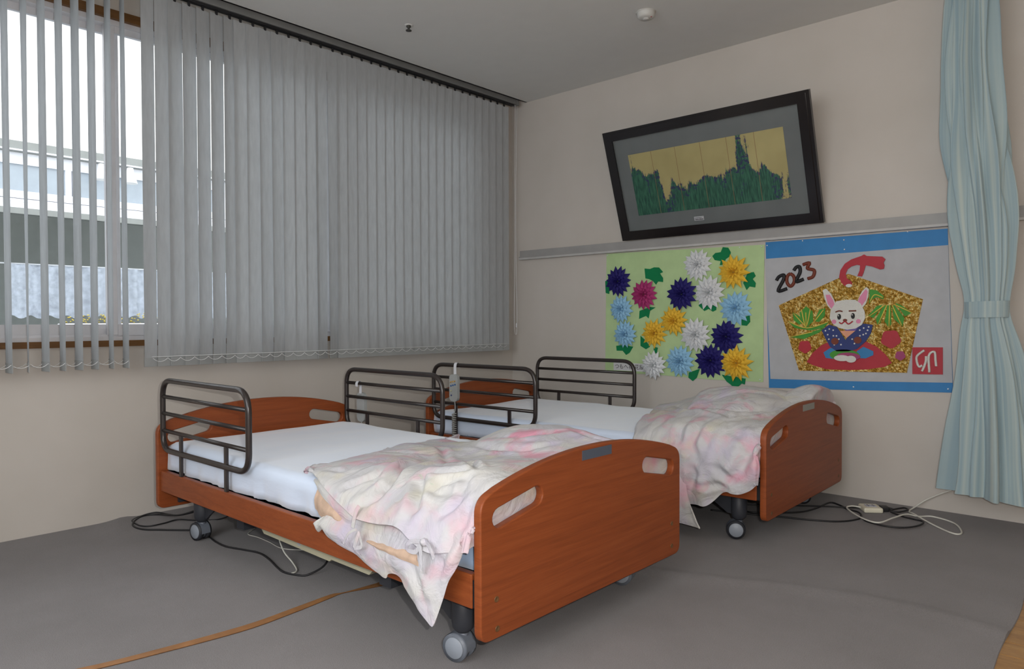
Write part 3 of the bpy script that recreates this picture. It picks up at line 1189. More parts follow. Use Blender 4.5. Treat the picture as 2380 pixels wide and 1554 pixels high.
# near duvet
NEAR = [(1.168, -.456, .430), (1.325, -.515, .420), (1.425, -.538, .396), (1.505, -.548, .374), (1.575, -.552, .357), (1.665, -.552, .361), (1.765, -.556, .369), (1.845, -.562, .340), (1.90, -.560, .330), (1.95, -.542, .338), (2.002, -.530, .345)]
XF = [.895, 1.01, 1.15, 1.27, 1.40, 1.52, 1.64, 1.75, 1.86, 1.94, 2.002]
ZR = [.412, .412, .432, .487, .518, .530, .525, .514, .503, .498, .492]
ZM = [.436, .446, .440, .434, .446, .462, .472, .480, .484, .482, .478]
ZN = [.440, .456, .462, .468, .474, .484, .500, .512, .515, .510, .500]
cage = []
for k, n_ in enumerate(NEAR):
    xf, xn = XF[k], n_[0]
    X = lambda t: xf + (xn - xf) * t
    row = [(xf, .512, .345), (xf, .495, .395), (X(.05), .455, ZR[k] - .030), (X(.12), .36, ZR[k]), (X(.28), .20, ZR[k] * .6 + ZM[k] * .4), (X(.45), .05, ZM[k]), (X(.60), -.10, ZM[k] * .6 + ZN[k] * .4 - .003),
           (X(.76), -.25, ZN[k] - .004), (X(.88), -.37, ZN[k]), (X(.95), -.445, ZN[k] * .75 + n_[2] * .25), (X(.985), n_[1] * .6 - .48 * .4, ZN[k] * .35 + n_[2] * .65), n_]
    cage.append(row)
lead = [(p[0] - 0.006, p[1], max(.4035, p[2] - .022) if p[1] > -.40 else p[2] - .007) for p in cage[0]]
cage = [lead, [(a[0] - .004, a[1], a[2] * .55 + b[2] * .45) for a, b in zip(cage[0], lead)]] + [[(p[0] + 0.014, p[1], p[2]) for p in cage[0]]] + cage[1:]
cage += [[(2.0035, p[1] * .995, p[2] - .045 * (p[2] > .42)) for p in cage[-1]], [(2.0035, p[1] * .99, min(p[2], .355)) for p in cage[-1]]]
FOLD1 = [([(1.418, -0.234, 0.461), (1.503, -0.425, 0.453), (1.451, -0.499, 0.419), (1.444, -0.507, 0.415)], 0.007, 0.014), ([(1.561, -0.361, 0.476), (1.592, -0.441, 0.448), (1.554, -0.492, 0.413)], 0.006, 0.014), ([(1.448, -0.09, 0.447), (1.529, -0.326, 0.474), (1.592, -0.441, 0.448), (1.597, -0.502, 0.406), (1.565, -0.525, 0.375)], 0.013, 0.022), ([(1.694, -0.391, 0.487), (1.71, -0.43, 0.47), (1.762, -0.477, 0.445), (1.788, -0.511, 0.415), (1.782, -0.535, 0.372)], 0.014, 0.02), ([(1.858, -0.369, 0.515), (1.779, -0.39, 0.5), (1.695, -0.397, 0.485)], 0.009, 0.016), ([(1.885, -0.402, 0.502), (1.806, -0.43, 0.48), (1.801, -0.459, 0.458), (1.881, -0.453, 0.462)], 0.008, 0.016), ([(1.197, 0.099, 0.445), (1.312, 0.028, 0.437), (1.62, -0.234, 0.478)], 0.007, 0.016), ([(1.62, -0.234, 0.478), (1.727, -0.245, 0.495), (1.883, -0.361, 0.517)], 0.012, 0.013), ([(1.292, 0.17, 0.457), (1.481, 0.111, 0.462), (1.639, 0.099, 0.476), (1.724, 0.182, 0.495)], 0.008, 0.018), ([(1.392, 0.22, 0.483), (1.565, 0.207, 0.498), (1.646, 0.3, 0.512)], 0.008, 0.02), ([(1.674, 0.348, 0.514), (1.782, 0.325, 0.507), (1.863, 0.348, 0.504)], 0.008, 0.015), ([(1.265, -0.451, 0.445), (1.348, -0.441, 0.448), (1.33, -0.377, 0.458)], 0.004, 0.014), ([(1.15, -0.114, 0.443), (1.247, -0.067, 0.446), (1.308, 0.005, 0.438)], 0.006, 0.018), ([(1.91, -0.466, 0.451), (1.898, -0.435, 0.477), (1.878, -0.396, 0.505)], 0.007, 0.014), ([(1.887, -0.51, 0.407), (1.911, -0.485, 0.434), (1.922, -0.453, 0.463)], 0.006, 0.014), ([(1.95, -0.535, 0.369), (1.979, -0.518, 0.411), (1.954, -0.465, 0.456)], 0.007, 0.014)]
D1 = cloth(cage, 150, 130, FOLD1, 2.0, 0.007, 0.0024, 14.0, sgn=-1)
duv1 = at_bed(B1, 'duvet', 'white duvet with pink print heaped on the nearest bed, corner hanging over the side', 'duvet', 'duvets folded at the feet of the beds')
shell(D1, 0.007, -1).build('cover', M_DUVET, duv1)
# facing band below the folded edge
hem = [(1.225, -.472, .400), (1.340, -.512, .372), (1.445, -.522, .335), (1.493, -.526, .310), (1.60, -.528, .297), (1.72, -.532, .310), (1.80, -.536, .316), (1.865, -.540, .310)]
top = [(1.21, -.460, .410), (1.33, -.498, .415), (1.42, -.508, .400), (1.50, -.512, .378), (1.58, -.514, .362), (1.68, -.516, .366), (1.77, -.520, .370), (1.84, -.524, .350)]
cg = [[t, tuple(0.5 * (np.array(t) + np.array(h)) + np.array((0, -.006, 0))), h] for t, h in zip(top, hem)]
shell(cloth(cg, 60, 14, (), 5.0, 0.004, 0.0015, sgn=-1), 0.004, -1).build('facing', M_DUVET, duv1)
# lower layer with its hanging corner
bot = [(1.285, -.512, .276), (1.312, -.514, .262), (1.345, -.520, .277), (1.378, -.525, .262), (1.43, -.530, .253), (1.54, -.532, .237), (1.635, -.535, .214), (1.683, -.538, .205), (1.700, -.538, .222), (1.742, -.540, .225), (1.80, -.545, .192), (1.868, -.552, .158), (1.900, -.555, .139), (1.914, -.555, .150), (1.936, -.546, .214), (1.95, -.540, .262), (1.975, -.532, .308), (1.99, -.522, .350)]
tp = [(1.345, -.500, .322), (1.352, -.500, .330), (1.37, -.502, .338), (1.40, -.502, .345), (1.45, -.503, .35), (1.54, -.504, .36), (1.63, -.505, .37), (1.67, -.505, .375), (1.70, -.505, .38), (1.735, -.506, .385), (1.78, -.508, .39), (1.83, -.508, .395), (1.865, -.508, .40), (1.89, -.508, .40), (1.92, -.507, .40), (1.945, -.506, .40), (1.97, -.504, .405), (1.988, -.502, .41)]
cg = []
for t, h in zip(tp, bot):
    t, h = np.array(t), np.array(h)
    cg.append([t, t * .66 + h * .34 + (0, -.016, 0), t * .33 + h * .67 + (0, -.020, 0), t * .1 + h * .9 + (0, -.008, 0), h])
FOLDB = [([(1.80, -.53, .30), (1.84, -.55, .25), (1.90, -.555, .17)], .006, .018), ([(1.95, -.53, .36), (1.93, -.545, .28), (1.905, -.555, .20)], .006, .016), ([(1.72, -.53, .26), (1.78, -.54, .29)], .004, .012)]
shell(cloth(cg, 100, 44, FOLDB, 9.0, 0.005, 0.0018, sgn=-1), 0.006, -1).build('lower_layer', M_DUVET, duv1)
# peach lining showing in the openings
for tpn, btn in ((((1.268, -.486, .392), (1.345, -.508, .374), (1.41, -.512, .350), (1.50, -.516, .312)), ((1.272, -.500, .325), (1.325, -.506, .305), (1.40, -.514, .312), (1.49, -.518, .288))),
                 (((1.60, -.526, .300), (1.66, -.530, .305), (1.74, -.532, .314), (1.83, -.534, .318)), ((1.61, -.541, .294), (1.67, -.548, .288), (1.75, -.552, .286), (1.85, -.554, .282)))):
    cg = [[t, tuple(0.5 * (np.array(t) + np.array(h)) + np.array((0, -.010, 0))), h] for t, h in zip(tpn, btn)]
    shell(cloth(cg, 30, 10, (), 4.0, 0.004, 0.002, sgn=-1), 0.004, -1).build('lining', M_PEACH, duv1)
# tie ribbons
tie = MB()
strip(tie, [(1.575, -.545, .395), (1.566, -.552, .372), (1.556, -.555, .330)], 0.015)
strip(tie, [(1.577, -.556, .329), (1.560, -.558, .322), (1.539, -.560, .308), (1.515, -.560, .275)], 0.007)
strip(tie, [(1.590, -.556, .325), (1.584, -.562, .300), (1.573, -.562, .275)], 0.013)
strip(tie, [(1.573, -.562, .275), (1.608, -.562, .287), (1.600, -.560, .310), (1.590, -.556, .322)], 0.011)
tie.build('tie', M_DUVET, duv1)
tie = MB()
strip(tie, [(1.866, -.562, .350), (1.876, -.568, .320), (1.880, -.570, .290), (1.882, -.570, .276)], 0.013)
strip(tie, [(1.884, -.562, .358), (1.910, -.568, .352), (1.933, -.572, .326)], 0.013)
strip(tie, [(1.876, -.562, .356), (1.832, -.566, .348), (1.815, -.564, .325), (1.845, -.562, .322), (1.868, -.562, .346)], 0.012)
tie.lathe([(0, -0.010), (0.010, -0.005), (0.011, 0.004), (0, 0.010)], (1.880, -.562, .355), 'y', 14)
tie.build('tie', M_DUVET, duv1)

# far duvet
XF2 = [1.02, 1.10, 1.20, 1.32, 1.44, 1.56, 1.68, 1.79, 1.88, 1.95, 2.002]
XN2 = [1.43, 1.47, 1.52, 1.58, 1.64, 1.70, 1.76, 1.83, 1.89, 1.95, 2.004]
ZR2 = [.428, .458, .482, .515, .540, .546, .544, .550, .585, .606, .598]
ZM2 = [.428, .450, .462, .478, .492, .500, .505, .508, .515, .518, .512]
ZN2 = [.432, .462, .475, .486, .494, .500, .502, .502, .502, .500, .494]
HEM2 = [.300, .170, .150, .150, .152, .150, .146, .165, .224, .222, .262]
cage = []
for k in range(11):
    xf, xn = XF2[k], XN2[k]
    X = lambda t: xf + (xn - xf) * t
    zn, h = ZN2[k], HEM2[k]
    row = [(xf, .500, .36), (xf, .480, .41), (X(.03), .44, ZR2[k] - .035), (X(.10), .34, ZR2[k] - .004), (X(.22), .22, ZR2[k]), (X(.36), .08, ZR2[k] * .45 + ZM2[k] * .55), (X(.50), -.06, ZM2[k]),
           (X(.66), -.22, zn + .004), (X(.80), -.36, zn - .006), (X(.90), -.455, zn - .030), (X(.96), -.525, zn - .085), (X(1), -.556, zn * .55 + h * .45 - .01), (X(1), -.562, zn * .25 + h * .75), (X(1), -.552, h)]
    if k == 0:
        row = [(p[0], p[1], min(p[2], .405) if p[1] > -.45 else p[2]) for p in row]
    cage.append(row)
cage = [cage[0], [(p[0] + .012, p[1], q[2] * .7 + p[2] * .3) for p, q in zip(cage[0], cage[1])]] + cage[1:]
cage += [[(2.0045, p[1] * .995, p[2] - .045 * (p[2] > .42)) for p in cage[-1]], [(2.0045, p[1] * .99, min(p[2], .355)) for p in cage[-1]]]
D2 = cloth(cage, 140, 150, [([(1.322, 0.099, 0.472), (1.542, -0.222, 0.482), (1.604, -0.278, 0.482)], 0.01, 0.02), ([(1.528, -0.193, 0.482), (1.619, -0.236, 0.485), (1.718, -0.278, 0.486), (1.803, -0.33, 0.485)], 0.018, 0.022), ([(1.803, -0.33, 0.485), (1.828, -0.264, 0.489), (1.866, -0.208, 0.495)], 0.014, 0.02), ([(1.866, -0.208, 0.495), (1.89, -0.148, 0.502), (1.896, -0.072, 0.514)], 0.01, 0.02), ([(1.642, -0.413, 0.467), (1.65, -0.497, 0.425), (1.685, -0.534, 0.385)], 0.01, 0.022), ([(1.73, -0.404, 0.472), (1.732, -0.49, 0.434), (1.724, -0.534, 0.387), (1.749, -0.551, 0.343), (1.794, -0.562, 0.281)], 0.014, 0.026), ([(1.787, -0.43, 0.467), (1.784, -0.503, 0.425), (1.787, -0.546, 0.36)], 0.01, 0.022), ([(1.876, -0.468, 0.452), (1.922, -0.49, 0.438), (1.958, -0.52, 0.409)], 0.008, 0.025), ([(1.988, -0.476, 0.442), (1.979, -0.538, 0.391), (1.954, -0.56, 0.34), (1.923, -0.561, 0.279)], 0.016, 0.028), ([(1.722, -0.557, 0.32), (1.744, -0.562, 0.277), (1.728, -0.561, 0.217)], 0.014, 0.02), ([(1.739, -0.562, 0.233), (1.814, -0.562, 0.234), (1.888, -0.556, 0.243)], 0.007, 0.014), ([(1.219, 0.126, 0.454), (1.424, -0.375, 0.451), (1.422, -0.461, 0.42)], 0.008, 0.03), ([(1.814, -0.558, 0.318), (1.877, -0.562, 0.292), (1.911, -0.561, 0.281)], 0.01, 0.02)], 14.0, 0.009, 0.0026, 14.0, sgn=-1)
# scalloped hem
for i in range(D2.shape[0]):
    x = D2[i, -1, 0]
    s_ = 0.006 * math.sin(x * 62) + 0.008 * math.sin(x * 31 + 1)
    for j in range(115, 150):
        t = ((j - 114) / 35.0) ** 2
        D2[i, j, 2] += s_ * t
        D2[i, j, 1] += 0.010 * math.sin(x * 48 + 0.6) * t
duv2 = at_bed(B2, 'duvet', 'white duvet with pink print draped over the bed by the picture wall', 'duvet', 'duvets folded at the feet of the beds')
shell(D2, 0.010, -1).build('cover', M_DUVET2, duv2)
tp = [(1.48, -.545, .30), (1.54, -.552, .30), (1.60, -.558, .29), (1.665, -.560, .27), (1.705, -.560, .235)]
bt = [(1.47, -.560, .080), (1.55, -.572, .068), (1.63, -.578, .064), (1.72, -.580, .058), (1.778, -.580, .052)]
cg = []
for t, h in zip(tp, bt):
    t, h = np.array(t), np.array(h)
    cg.append([t, t * .6 + h * .4 + (0, -.020, 0), t * .2 + h * .8 + (0, -.012, 0), h])
shell(cloth(cg, 40, 30, (), 3.0, 0.006, 0.002, sgn=-1), 0.006, -1).build('hanging_corner', M_DUVET2, duv2)
# the upper part of the far duvet folded back on itself
nr = [(1.435, .04, .470), (1.49, -.11, .478), (1.555, -.15, .482), (1.66, -.19, .487), (1.745, -.235, .490), (1.81, -.20, .494), (1.865, -.09, .503), (1.91, .06, .515)]
fr_ = [(1.34, .40, .520), (1.42, .41, .530), (1.50, .42, .535), (1.60, .42, .540), (1.70, .42, .540), (1.79, .42, .540), (1.86, .42, .545), (1.93, .41, .545)]
cg = []
for k, (a, b) in enumerate(zip(nr, fr_)):
    a, b = np.array(a), np.array(b)
    e = min(1.0, 0.35 + 0.65 * math.sin(math.pi * (k + 0.35) / 7.7) ** 0.6)
    rise = lambda t, z: tuple(np.array([*(a + (b - a) * t)[:2], a[2] + (z - a[2]) * e]))
    cg.append([tuple(a + (0, .02, -.004)), tuple(a + (0, -.004, .010 * e)), rise(.05, a[2] + .034), rise(.16, a[2] + .056), rise(.36, .572), rise(.58, .580), rise(.8, .572), rise(.93, .55), tuple(b)])
FT = [([(1.60, -.05, .55), (1.70, .05, .57), (1.82, .10, .57)], .008, .02), ([(1.50, .05, .55), (1.58, .18, .575)], .007, .02), ([(1.76, -.15, .54), (1.72, -.02, .565)], .006, .015)]
shell(cloth(cg, 70, 70, FT, 21.0, 0.008, 0.0026, sgn=-1), 0.008, -1).build('folded_layer', M_DUVET2, duv2)

# ================================================================== REMOTES
def make_remote(b, label, x, ly, zbar, rbar, face):
    """hand control hung from a guard bar; face = -1 shows its keys to the camera side"""
    t = at_bed(b, 'hand_control', label, 'remote control', 'bed hand controls')
    y = ly + face * 0.019
    hk = MB()
    pts = [(x, ly - face * (rbar + 0.002), zbar - 0.016), (x, ly - face * (rbar + 0.003), zbar), (x, ly, zbar + rbar + 0.003), (x, ly + face * (rbar + 0.003), zbar), (x, ly + face * (rbar + 0.004), zbar - 0.055)]
    strip(hk, pts, 0.022, (1, 0, 0)) if False else None
    P = spline(pts, 6)
    hk.grid([[(p[0] - 0.010, p[1], p[2]), (p[0] + 0.010, p[1], p[2])] for p in P])
    hk.grid([[(p[0] - 0.010, p[1] + face * 0.002, p[2] + 0.0006), (p[0] + 0.010, p[1] + face * 0.002, p[2] + 0.0006)] for p in P], flip=True)
    hk.build('hook', M_HOOK, t)
    zt, zb = zbar - 0.050, zbar - 0.205
    bm = MB()
    ol = rounded([(x - 0.033, zb), (x + 0.033, zb), (x + 0.033, zt - 0.01), (x + 0.014, zt), (x - 0.014, zt), (x - 0.033, zt - 0.01)], [0.030, 0.030, 0.012, 0.008, 0.008, 0.012], 6)
    y0, y1 = sorted((y - face * 0.006, y + face * 0.012))
    body = bm.prism(ol, y0, y1, 'y').build('body', M_REMOTE, t)
    yk = y + face * 0.0125
    keys = {M_YK: [(-.020, -.045), (-.004, -.042), (.012, -.039)], M_BK: [(-.018, -.066), (-.002, -.062), (.014, -.058)], M_YG: [(-.018, -.095)], M_VK: [(-.016, -.120)]}
    for m, l in keys.items():
        for dx, dz in l:
            MB().lathe([(0, 0.003 * face), (0.0045, 0.0025 * face), (0.0055, 0.0), (0.0, 0.0)], (x + dx, yk, zt + dz), 'y', 12).build('key', m, body)
    return t, x, y, zb


M_YK = plain('orange_key', 'c99a4a', 0.4)
M_BK = plain('blue_key', '2a5ea0', 0.4)
M_YG = plain('cream_key', 'c9c9a0', 0.4)
M_VK = plain('indigo_key', '3a4478', 0.4)
t, x, y, zb = make_remote(B2, 'pale grey keypad remote hooked over the guard between the beds', 0.238, -0.476, 0.678, 0.0118, -1)
MB().tube(spline([(x, y, zb), (x + 0.002, y, zb - 0.045), (x - 0.003, y - 0.002, zb - 0.066)], 8), 0.003, 8).build('cable', M_REMOTE, t)
hel, N_ = [], 17
za, zc = zb - 0.066, 0.20
for k in range(N_ * 10 + 1):
    a = 2 * math.pi * k / 10
    hel.append((x + 0.004 + 0.0105 * math.cos(a), -0.506 + 0.0105 * math.sin(a), za + (zc - za) * k / (N_ * 10)))
MB().tube(hel, 0.0036, 6).build('coiled_cable', plain('coil_grey', '9a9a96', 0.5), t)
t, x, y, zb = make_remote(B1, 'bluish grey remote seen from behind, hooked on the far guard of the nearest bed', 0.150, 0.474, 0.606, 0.0088, 1)
MB().tube(spline([(x, y, zb), (x + 0.004, y, zb - 0.05), (x, y, zb - 0.10), (x, y - 0.004, 0.22)], 8), 0.003, 8).build('cable', M_REMOTE, t)

# ================================================================== CABLES, POWER STRIP, FLOOR STRIP
def cable(label, pts, r, mat, group=None, name='cable'):
    o = MB().tube(spline(pts, 9), r, 8).build(name, mat)
    return tag(o, label, 'cable', group)


fz = 0.0045
F = lambda l, z=fz: [(p[0], p[1], p[2] if len(p) > 2 else z) for p in l]
cable('black power cable looped on the carpet at the head of the nearest bed', F([(0.62, -2.36, .16), (0.45, -2.52, .10), (0.30, -2.585, .045), (0.17, -2.59, .02), (0.06, -2.60), (0.03, -2.655), (0.085, -2.715), (0.16, -2.753), (0.225, -2.758), (0.28, -2.74), (0.33, -2.70), (0.375, -2.665), (0.45, -2.60)]), 0.0042, M_CABLE)
cable('thin black cable coiled beside the left wall under the headboard', F([(0.55, -2.30, .15), (0.42, -2.46, .09), (0.25, -2.56, .03), (0.13, -2.575, .012), (0.04, -2.605, .012), (0.028, -2.67), (0.075, -2.725), (0.14, -2.735), (0.20, -2.733), (0.237, -2.705), (0.235, -2.64), (0.223, -2.575), (0.30, -2.52), (0.36, -2.44), (0.5, -2.42, .06)]), 0.0034, M_CABLE)
cable('black cable snaking along the carpet under the side of the nearest bed', F([(0.40, -2.55), (0.50, -2.59), (0.60, -2.600), (0.695, -2.614), (0.786, -2.614), (0.873, -2.588), (0.964, -2.565), (1.061, -2.576), (1.167, -2.602), (1.236, -2.614), (1.295, -2.60), (1.33, -2.57), (1.34, -2.50, .03), (1.30, -2.46, .085)]), 0.0038, M_CABLE)
cable('white cable drooping from the control box to the carpet', F([(0.98, -2.475, .13), (1.03, -2.515, .08), (1.10, -2.535, .035), (1.18, -2.545, .012), (1.245, -2.565), (1.270, -2.585), (1.272, -2.602)]), 0.0030, M_WCABLE)
cable('thin white cord lying on the carpet below the control box', F([(0.62, -2.40), (0.68, -2.465), (0.76, -2.46), (0.86, -2.462), (0.98, -2.468), (1.08, -2.40), (1.15, -2.28)], 0.003), 0.0018, M_WCABLE)
cable('black cable looping out from under the bed by the picture wall', F([(1.95, -0.55), (2.145, -0.66), (2.246, -0.598), (2.34, -0.50), (2.373, -0.368), (2.383, -0.215), (2.439, -0.235), (2.494, -0.292), (2.549, -0.311), (2.583, -0.377), (2.585, -0.452), (2.537, -0.541), (2.437, -0.601), (2.294, -0.65), (2.161, -0.70), (2.0, -0.75)]), 0.0042, M_CABLE)
cable('straight black cable running past the power strip', F([(2.0, -0.60), (2.2, -0.488), (2.274, -0.421), (2.403, -0.324), (2.491, -0.275), (2.53, -0.24)], 0.0095), 0.0036, M_CABLE)
cable('black cable curling beyond the power strip plug', F([(2.665, -0.205, .014), (2.68, -0.150), (2.702, -0.112), (2.724, -0.141), (2.705, -0.209), (2.672, -0.232), (2.736, -0.287), (2.785, -0.304), (2.833, -0.325), (2.83, -0.412), (2.787, -0.489), (2.716, -0.511), (2.635, -0.483), (2.59, -0.41)], 0.0125), 0.0042, M_CABLE)
cable('white power strip cable looping across the carpet up behind the curtain', F([(2.548, -0.250, .014), (2.510, -0.275, .020), (2.505, -0.335, .020), (2.606, -0.464, .020), (2.691, -0.505, .020), (2.72, -0.377, .020), (2.747, -0.265, .020), (2.785, -0.206), (2.837, -0.165), (2.937, -0.227), (2.992, -0.371), (2.967, -0.409), (2.87, -0.316), (2.766, -0.198, .010), (2.728, -0.135), (2.735, -0.06, .012), (2.78, -0.02, .05), (2.87, -0.022, .105), (3.0, -0.025, .17)]), 0.0038, M_WCABLE)
ps = thing('power_strip', 'cream four-hole power strip lying on the carpet with a black plug', 'power strip', (2.580, -0.235, 0.0), math.atan2(0.037, 0.061) + 0.05)
MB().box((-0.042, -0.050, 0.001), (0.046, 0.048, 0.026), 0.008).build('body', M_STRIP, ps)
MB().box((-0.022, -0.022, 0.0255), (0.026, 0.022, 0.0275), 0.0008).build('socket_plate', plain('lilac_plate', 'b9bccb', 0.5), ps)
for dx in (-0.010, 0.014):
    for dy in (-0.010, 0.010):
        MB().box((dx - 0.003, dy - 0.004, 0.0272), (dx + 0.003, dy + 0.004, 0.0282)).build('socket_hole', M_CABLE, ps)
pb = MB().box((0.046, -0.020, 0.003), (0.085, 0.022, 0.026), 0.005)
pb.cyl((0.085, 0, 0.013), (0.104, 0, 0.013), 0.009, 12, 0.005)
pb.build('plug', M_CABLE, ps)
ft = MB()
LA = [(1.485, -3.43), (1.492, -3.393), (1.527, -3.255), (1.569, -2.949), (1.561, -2.768), (1.551, -2.619), (1.569, -2.571), (1.584, -2.405), (1.60, -2.2)]
LB = [(1.528, -3.40), (1.535, -3.355), (1.562, -3.233), (1.604, -2.968), (1.597, -2.792), (1.578, -2.641), (1.574, -2.576), (1.618, -2.434), (1.63, -2.2)]
for i in range(3):
    LA.insert(0, (LA[0][0] - 0.03, LA[0][1] - 0.2))
    LB.insert(0, (LB[0][0] - 0.03, LB[0][1] - 0.2))
A3 = spline([(p[0], p[1], 0) for p in LA], 5)
B3 = spline([(p[0], p[1], 0) for p in LB], 5)
ft.grid([[(a[0], a[1], .0024), ((a[0] + b[0]) / 2, (a[1] + b[1]) / 2, .0034), (b[0], b[1], .0024)] for a, b in zip(A3, B3)], flip=True)
ft.grid([[(a[0], a[1], .0008), (b[0], b[1], .0008)] for a, b in zip(A3, B3)])
tag(ft.build('floor_strip', M_TAPE), 'brown flat strip running over the carpet and under the nearest bed, twisted once', 'strip')

# ================================================================== CURTAIN
CZ = [2.50, 2.378, 2.093, 1.76, 1.36, 1.16, 1.06, 1.012, .978, .942, .88, .70, .45, .25, .143]
CL = [2.892, 2.884, 2.866, 2.872, 2.902, 2.935, 2.958, 2.967, 2.964, 2.956, 2.945, 2.930, 2.900, 2.880, 2.868]
CR = [3.070, 3.085, 3.098, 3.125, 3.158, 3.150, 3.137, 3.130, 3.130, 3.132, 3.155, 3.205, 3.250, 3.275, 3.285]
CD = [.045, .050, .060, .070, .075, .066, .056, .050, .050, .051, .060, .080, .095, .105, .108]
cur = thing('curtain', 'pale blue striped curtain gathered by a tieback at the right edge', 'curtain', (3.05, -0.20, 0))
nz_, na = 150, 260
zz = np.linspace(CZ[0], CZ[-1], nz_)
fi = lambda A: np.interp(zz, CZ[::-1], A[::-1])
cl, cr_, cd = fi(CL), fi(CR), fi(CD)
ker = np.ones(7) / 7
for arr in (cl, cr_, cd):
    arr[3:-3] = np.convolve(arr, ker, 'same')[3:-3]
Gc, UV = [], []
for i, z in enumerate(zz):
    row, uvr = [], []
    c, hw, d = (cl[i] + cr_[i]) / 2 - 3.05, (cr_[i] - cl[i]) / 2, cd[i]
    dt = min(1.0, abs(z - 0.98) / 0.5)
    for k in range(na):
        a = 2 * math.pi * k / na
        ph = 0.35 * math.sin(z * 2.1) + 0.2 * math.sin(z * 5.0 + 1)
        f = math.sin(9 * a + ph * 3) + 0.55 * math.sin(14 * a - ph * 4 + 1.3) + 0.35 * math.sin(23 * a + 2 * ph)
        am = 0.12 + 0.16 * dt * (1.2 if z < 0.95 else 1.0)
        rr_ = 1 + am * (f - 1.2) * 0.62
        drop = 0.020 * max(0, (0.4 - z) / 0.3) * (-(math.cos(a)) * 1.0)
        row.append((c + hw * rr_ * math.cos(a), -d * rr_ * math.sin(a), z + drop * 0.9))
        uvr.append((k / na * 9, z))
    Gc.append(row)
    UV.append(uvr)
mb = MB()
Gw = [r + [r[0]] for r in Gc]
mb.grid(Gw, flip=True)
me = mb.mesh('fabric')
uvl = me.uv_layers.new(name='UVMap')
for poly in me.polygons:
    for li in poly.loop_indices:
        vi = me.loops[li].vertex_index
        i, k = divmod(vi, na + 1)
        uvl.data[li].uv = (k / na * 1.0 * 3.0, zz[i])
cf = link('fabric', me, M_CURT, cur)
tb = MB()
rows = []
for z in np.linspace(0.942, 1.014, 6):
    rows.append([(0.0 - 0.0015 + (0.0845 + 0.002) * math.cos(a), -0.056 * math.sin(a), z + 0.002 * math.cos(a)) for a in np.linspace(0, 2 * math.pi, 61)])
tb.grid(rows, flip=True)
tb.grid([[(p[0] * 0.985, p[1] * 0.985, p[2]) for p in r] for r in rows])
me = tb.mesh('tieback')
uvl = me.uv_layers.new(name='UVMap')
for poly in me.polygons:
    for li in poly.loop_indices:
        vi = me.loops[li].vertex_index
        uvl.data[li].uv = ((vi % 61) / 60 * 1.3, me.vertices[vi].co.z)
link('tieback', me, M_CURT, cur)
MB().box((-0.22, -0.012, 2.497), (0.3, 0.012, 2.5345), 0.003).build('curtain_rail', M_ALU, cur)

# drawn outlines on the right wall (x, z)
GOLD = [(2.032, 1.016), (2.402, 1.176), (2.752, 1.034), (2.683, 0.668), (2.147, 0.655)]
ROPE = [(2.357, 1.16), (2.363, 1.195), (2.385, 1.229), (2.418, 1.25), (2.467, 1.265), (2.48, 1.272), (2.493, 1.263), (2.567, 1.255), (2.582, 1.241), (2.573, 1.224), (2.578, 1.21), (2.575, 1.193), (2.557, 1.19), (2.52, 1.207), (2.488, 1.215), (2.478, 1.178), (2.47, 1.158), (2.448, 1.162), (2.459, 1.19), (2.461, 1.216), (2.445, 1.22), (2.418, 1.213), (2.399, 1.199), (2.39, 1.176), (2.395, 1.153), (2.418, 1.135), (2.424, 1.12), (2.385, 1.112), (2.368, 1.131)]
CUSH = [(2.189, 0.705), (2.221, 0.755), (2.268, 0.798), (2.314, 0.819), (2.491, 0.822), (2.544, 0.795), (2.586, 0.756), (2.615, 0.715), (2.581, 0.694), (2.502, 0.678), (2.41, 0.67), (2.291, 0.67), (2.221, 0.689)]
KIM = [(2.27, 0.878), (2.307, 0.908), (2.347, 0.897), (2.392, 0.827), (2.436, 0.897), (2.479, 0.914), (2.525, 0.908), (2.517, 0.866), (2.493, 0.823), (2.448, 0.781), (2.409, 0.769), (2.387, 0.768), (2.348, 0.767), (2.314, 0.79), (2.291, 0.831)]
OBI = [(2.372, 0.925), (2.392, 0.893), (2.405, 0.884), (2.425, 0.885), (2.458, 0.900), (2.442, 0.876), (2.415, 0.862), (2.405, 0.852), (2.395, 0.853), (2.388, 0.868), (2.392, 0.877)]
SLL = [(2.279, 0.759), (2.314, 0.784), (2.359, 0.779), (2.371, 0.75), (2.337, 0.726), (2.291, 0.73)]
SLR = [(2.448, 0.77), (2.48, 0.794), (2.528, 0.772), (2.528, 0.752), (2.491, 0.734), (2.448, 0.735)]
COLLAR = [(2.364, 0.876), (2.442, 0.877), (2.398, 0.838)]
HEAD = [(2.347, 1.032), (2.391, 1.039), (2.441, 1.038), (2.468, 1.018), (2.487, 0.977), (2.49, 0.943), (2.474, 0.908), (2.442, 0.888), (2.403, 0.882), (2.361, 0.891), (2.33, 0.911), (2.313, 0.944), (2.318, 0.985)]
EARL = [(2.275, 1.093), (2.292, 1.101), (2.318, 1.074), (2.335, 1.038), (2.347, 1.008), (2.324, 0.982), (2.301, 1.009), (2.284, 1.051)]
EARLI = [(2.291, 1.068), (2.312, 1.068), (2.33, 1.038), (2.338, 1.011), (2.324, 0.99), (2.302, 1.021)]
EARR = [(2.494, 1.103), (2.506, 1.091), (2.503, 1.051), (2.492, 1.017), (2.468, 0.986), (2.448, 1.012), (2.457, 1.047), (2.473, 1.081)]
EARRI = [(2.492, 1.092), (2.501, 1.08), (2.495, 1.04), (2.471, 1.003), (2.452, 1.021), (2.462, 1.052)]
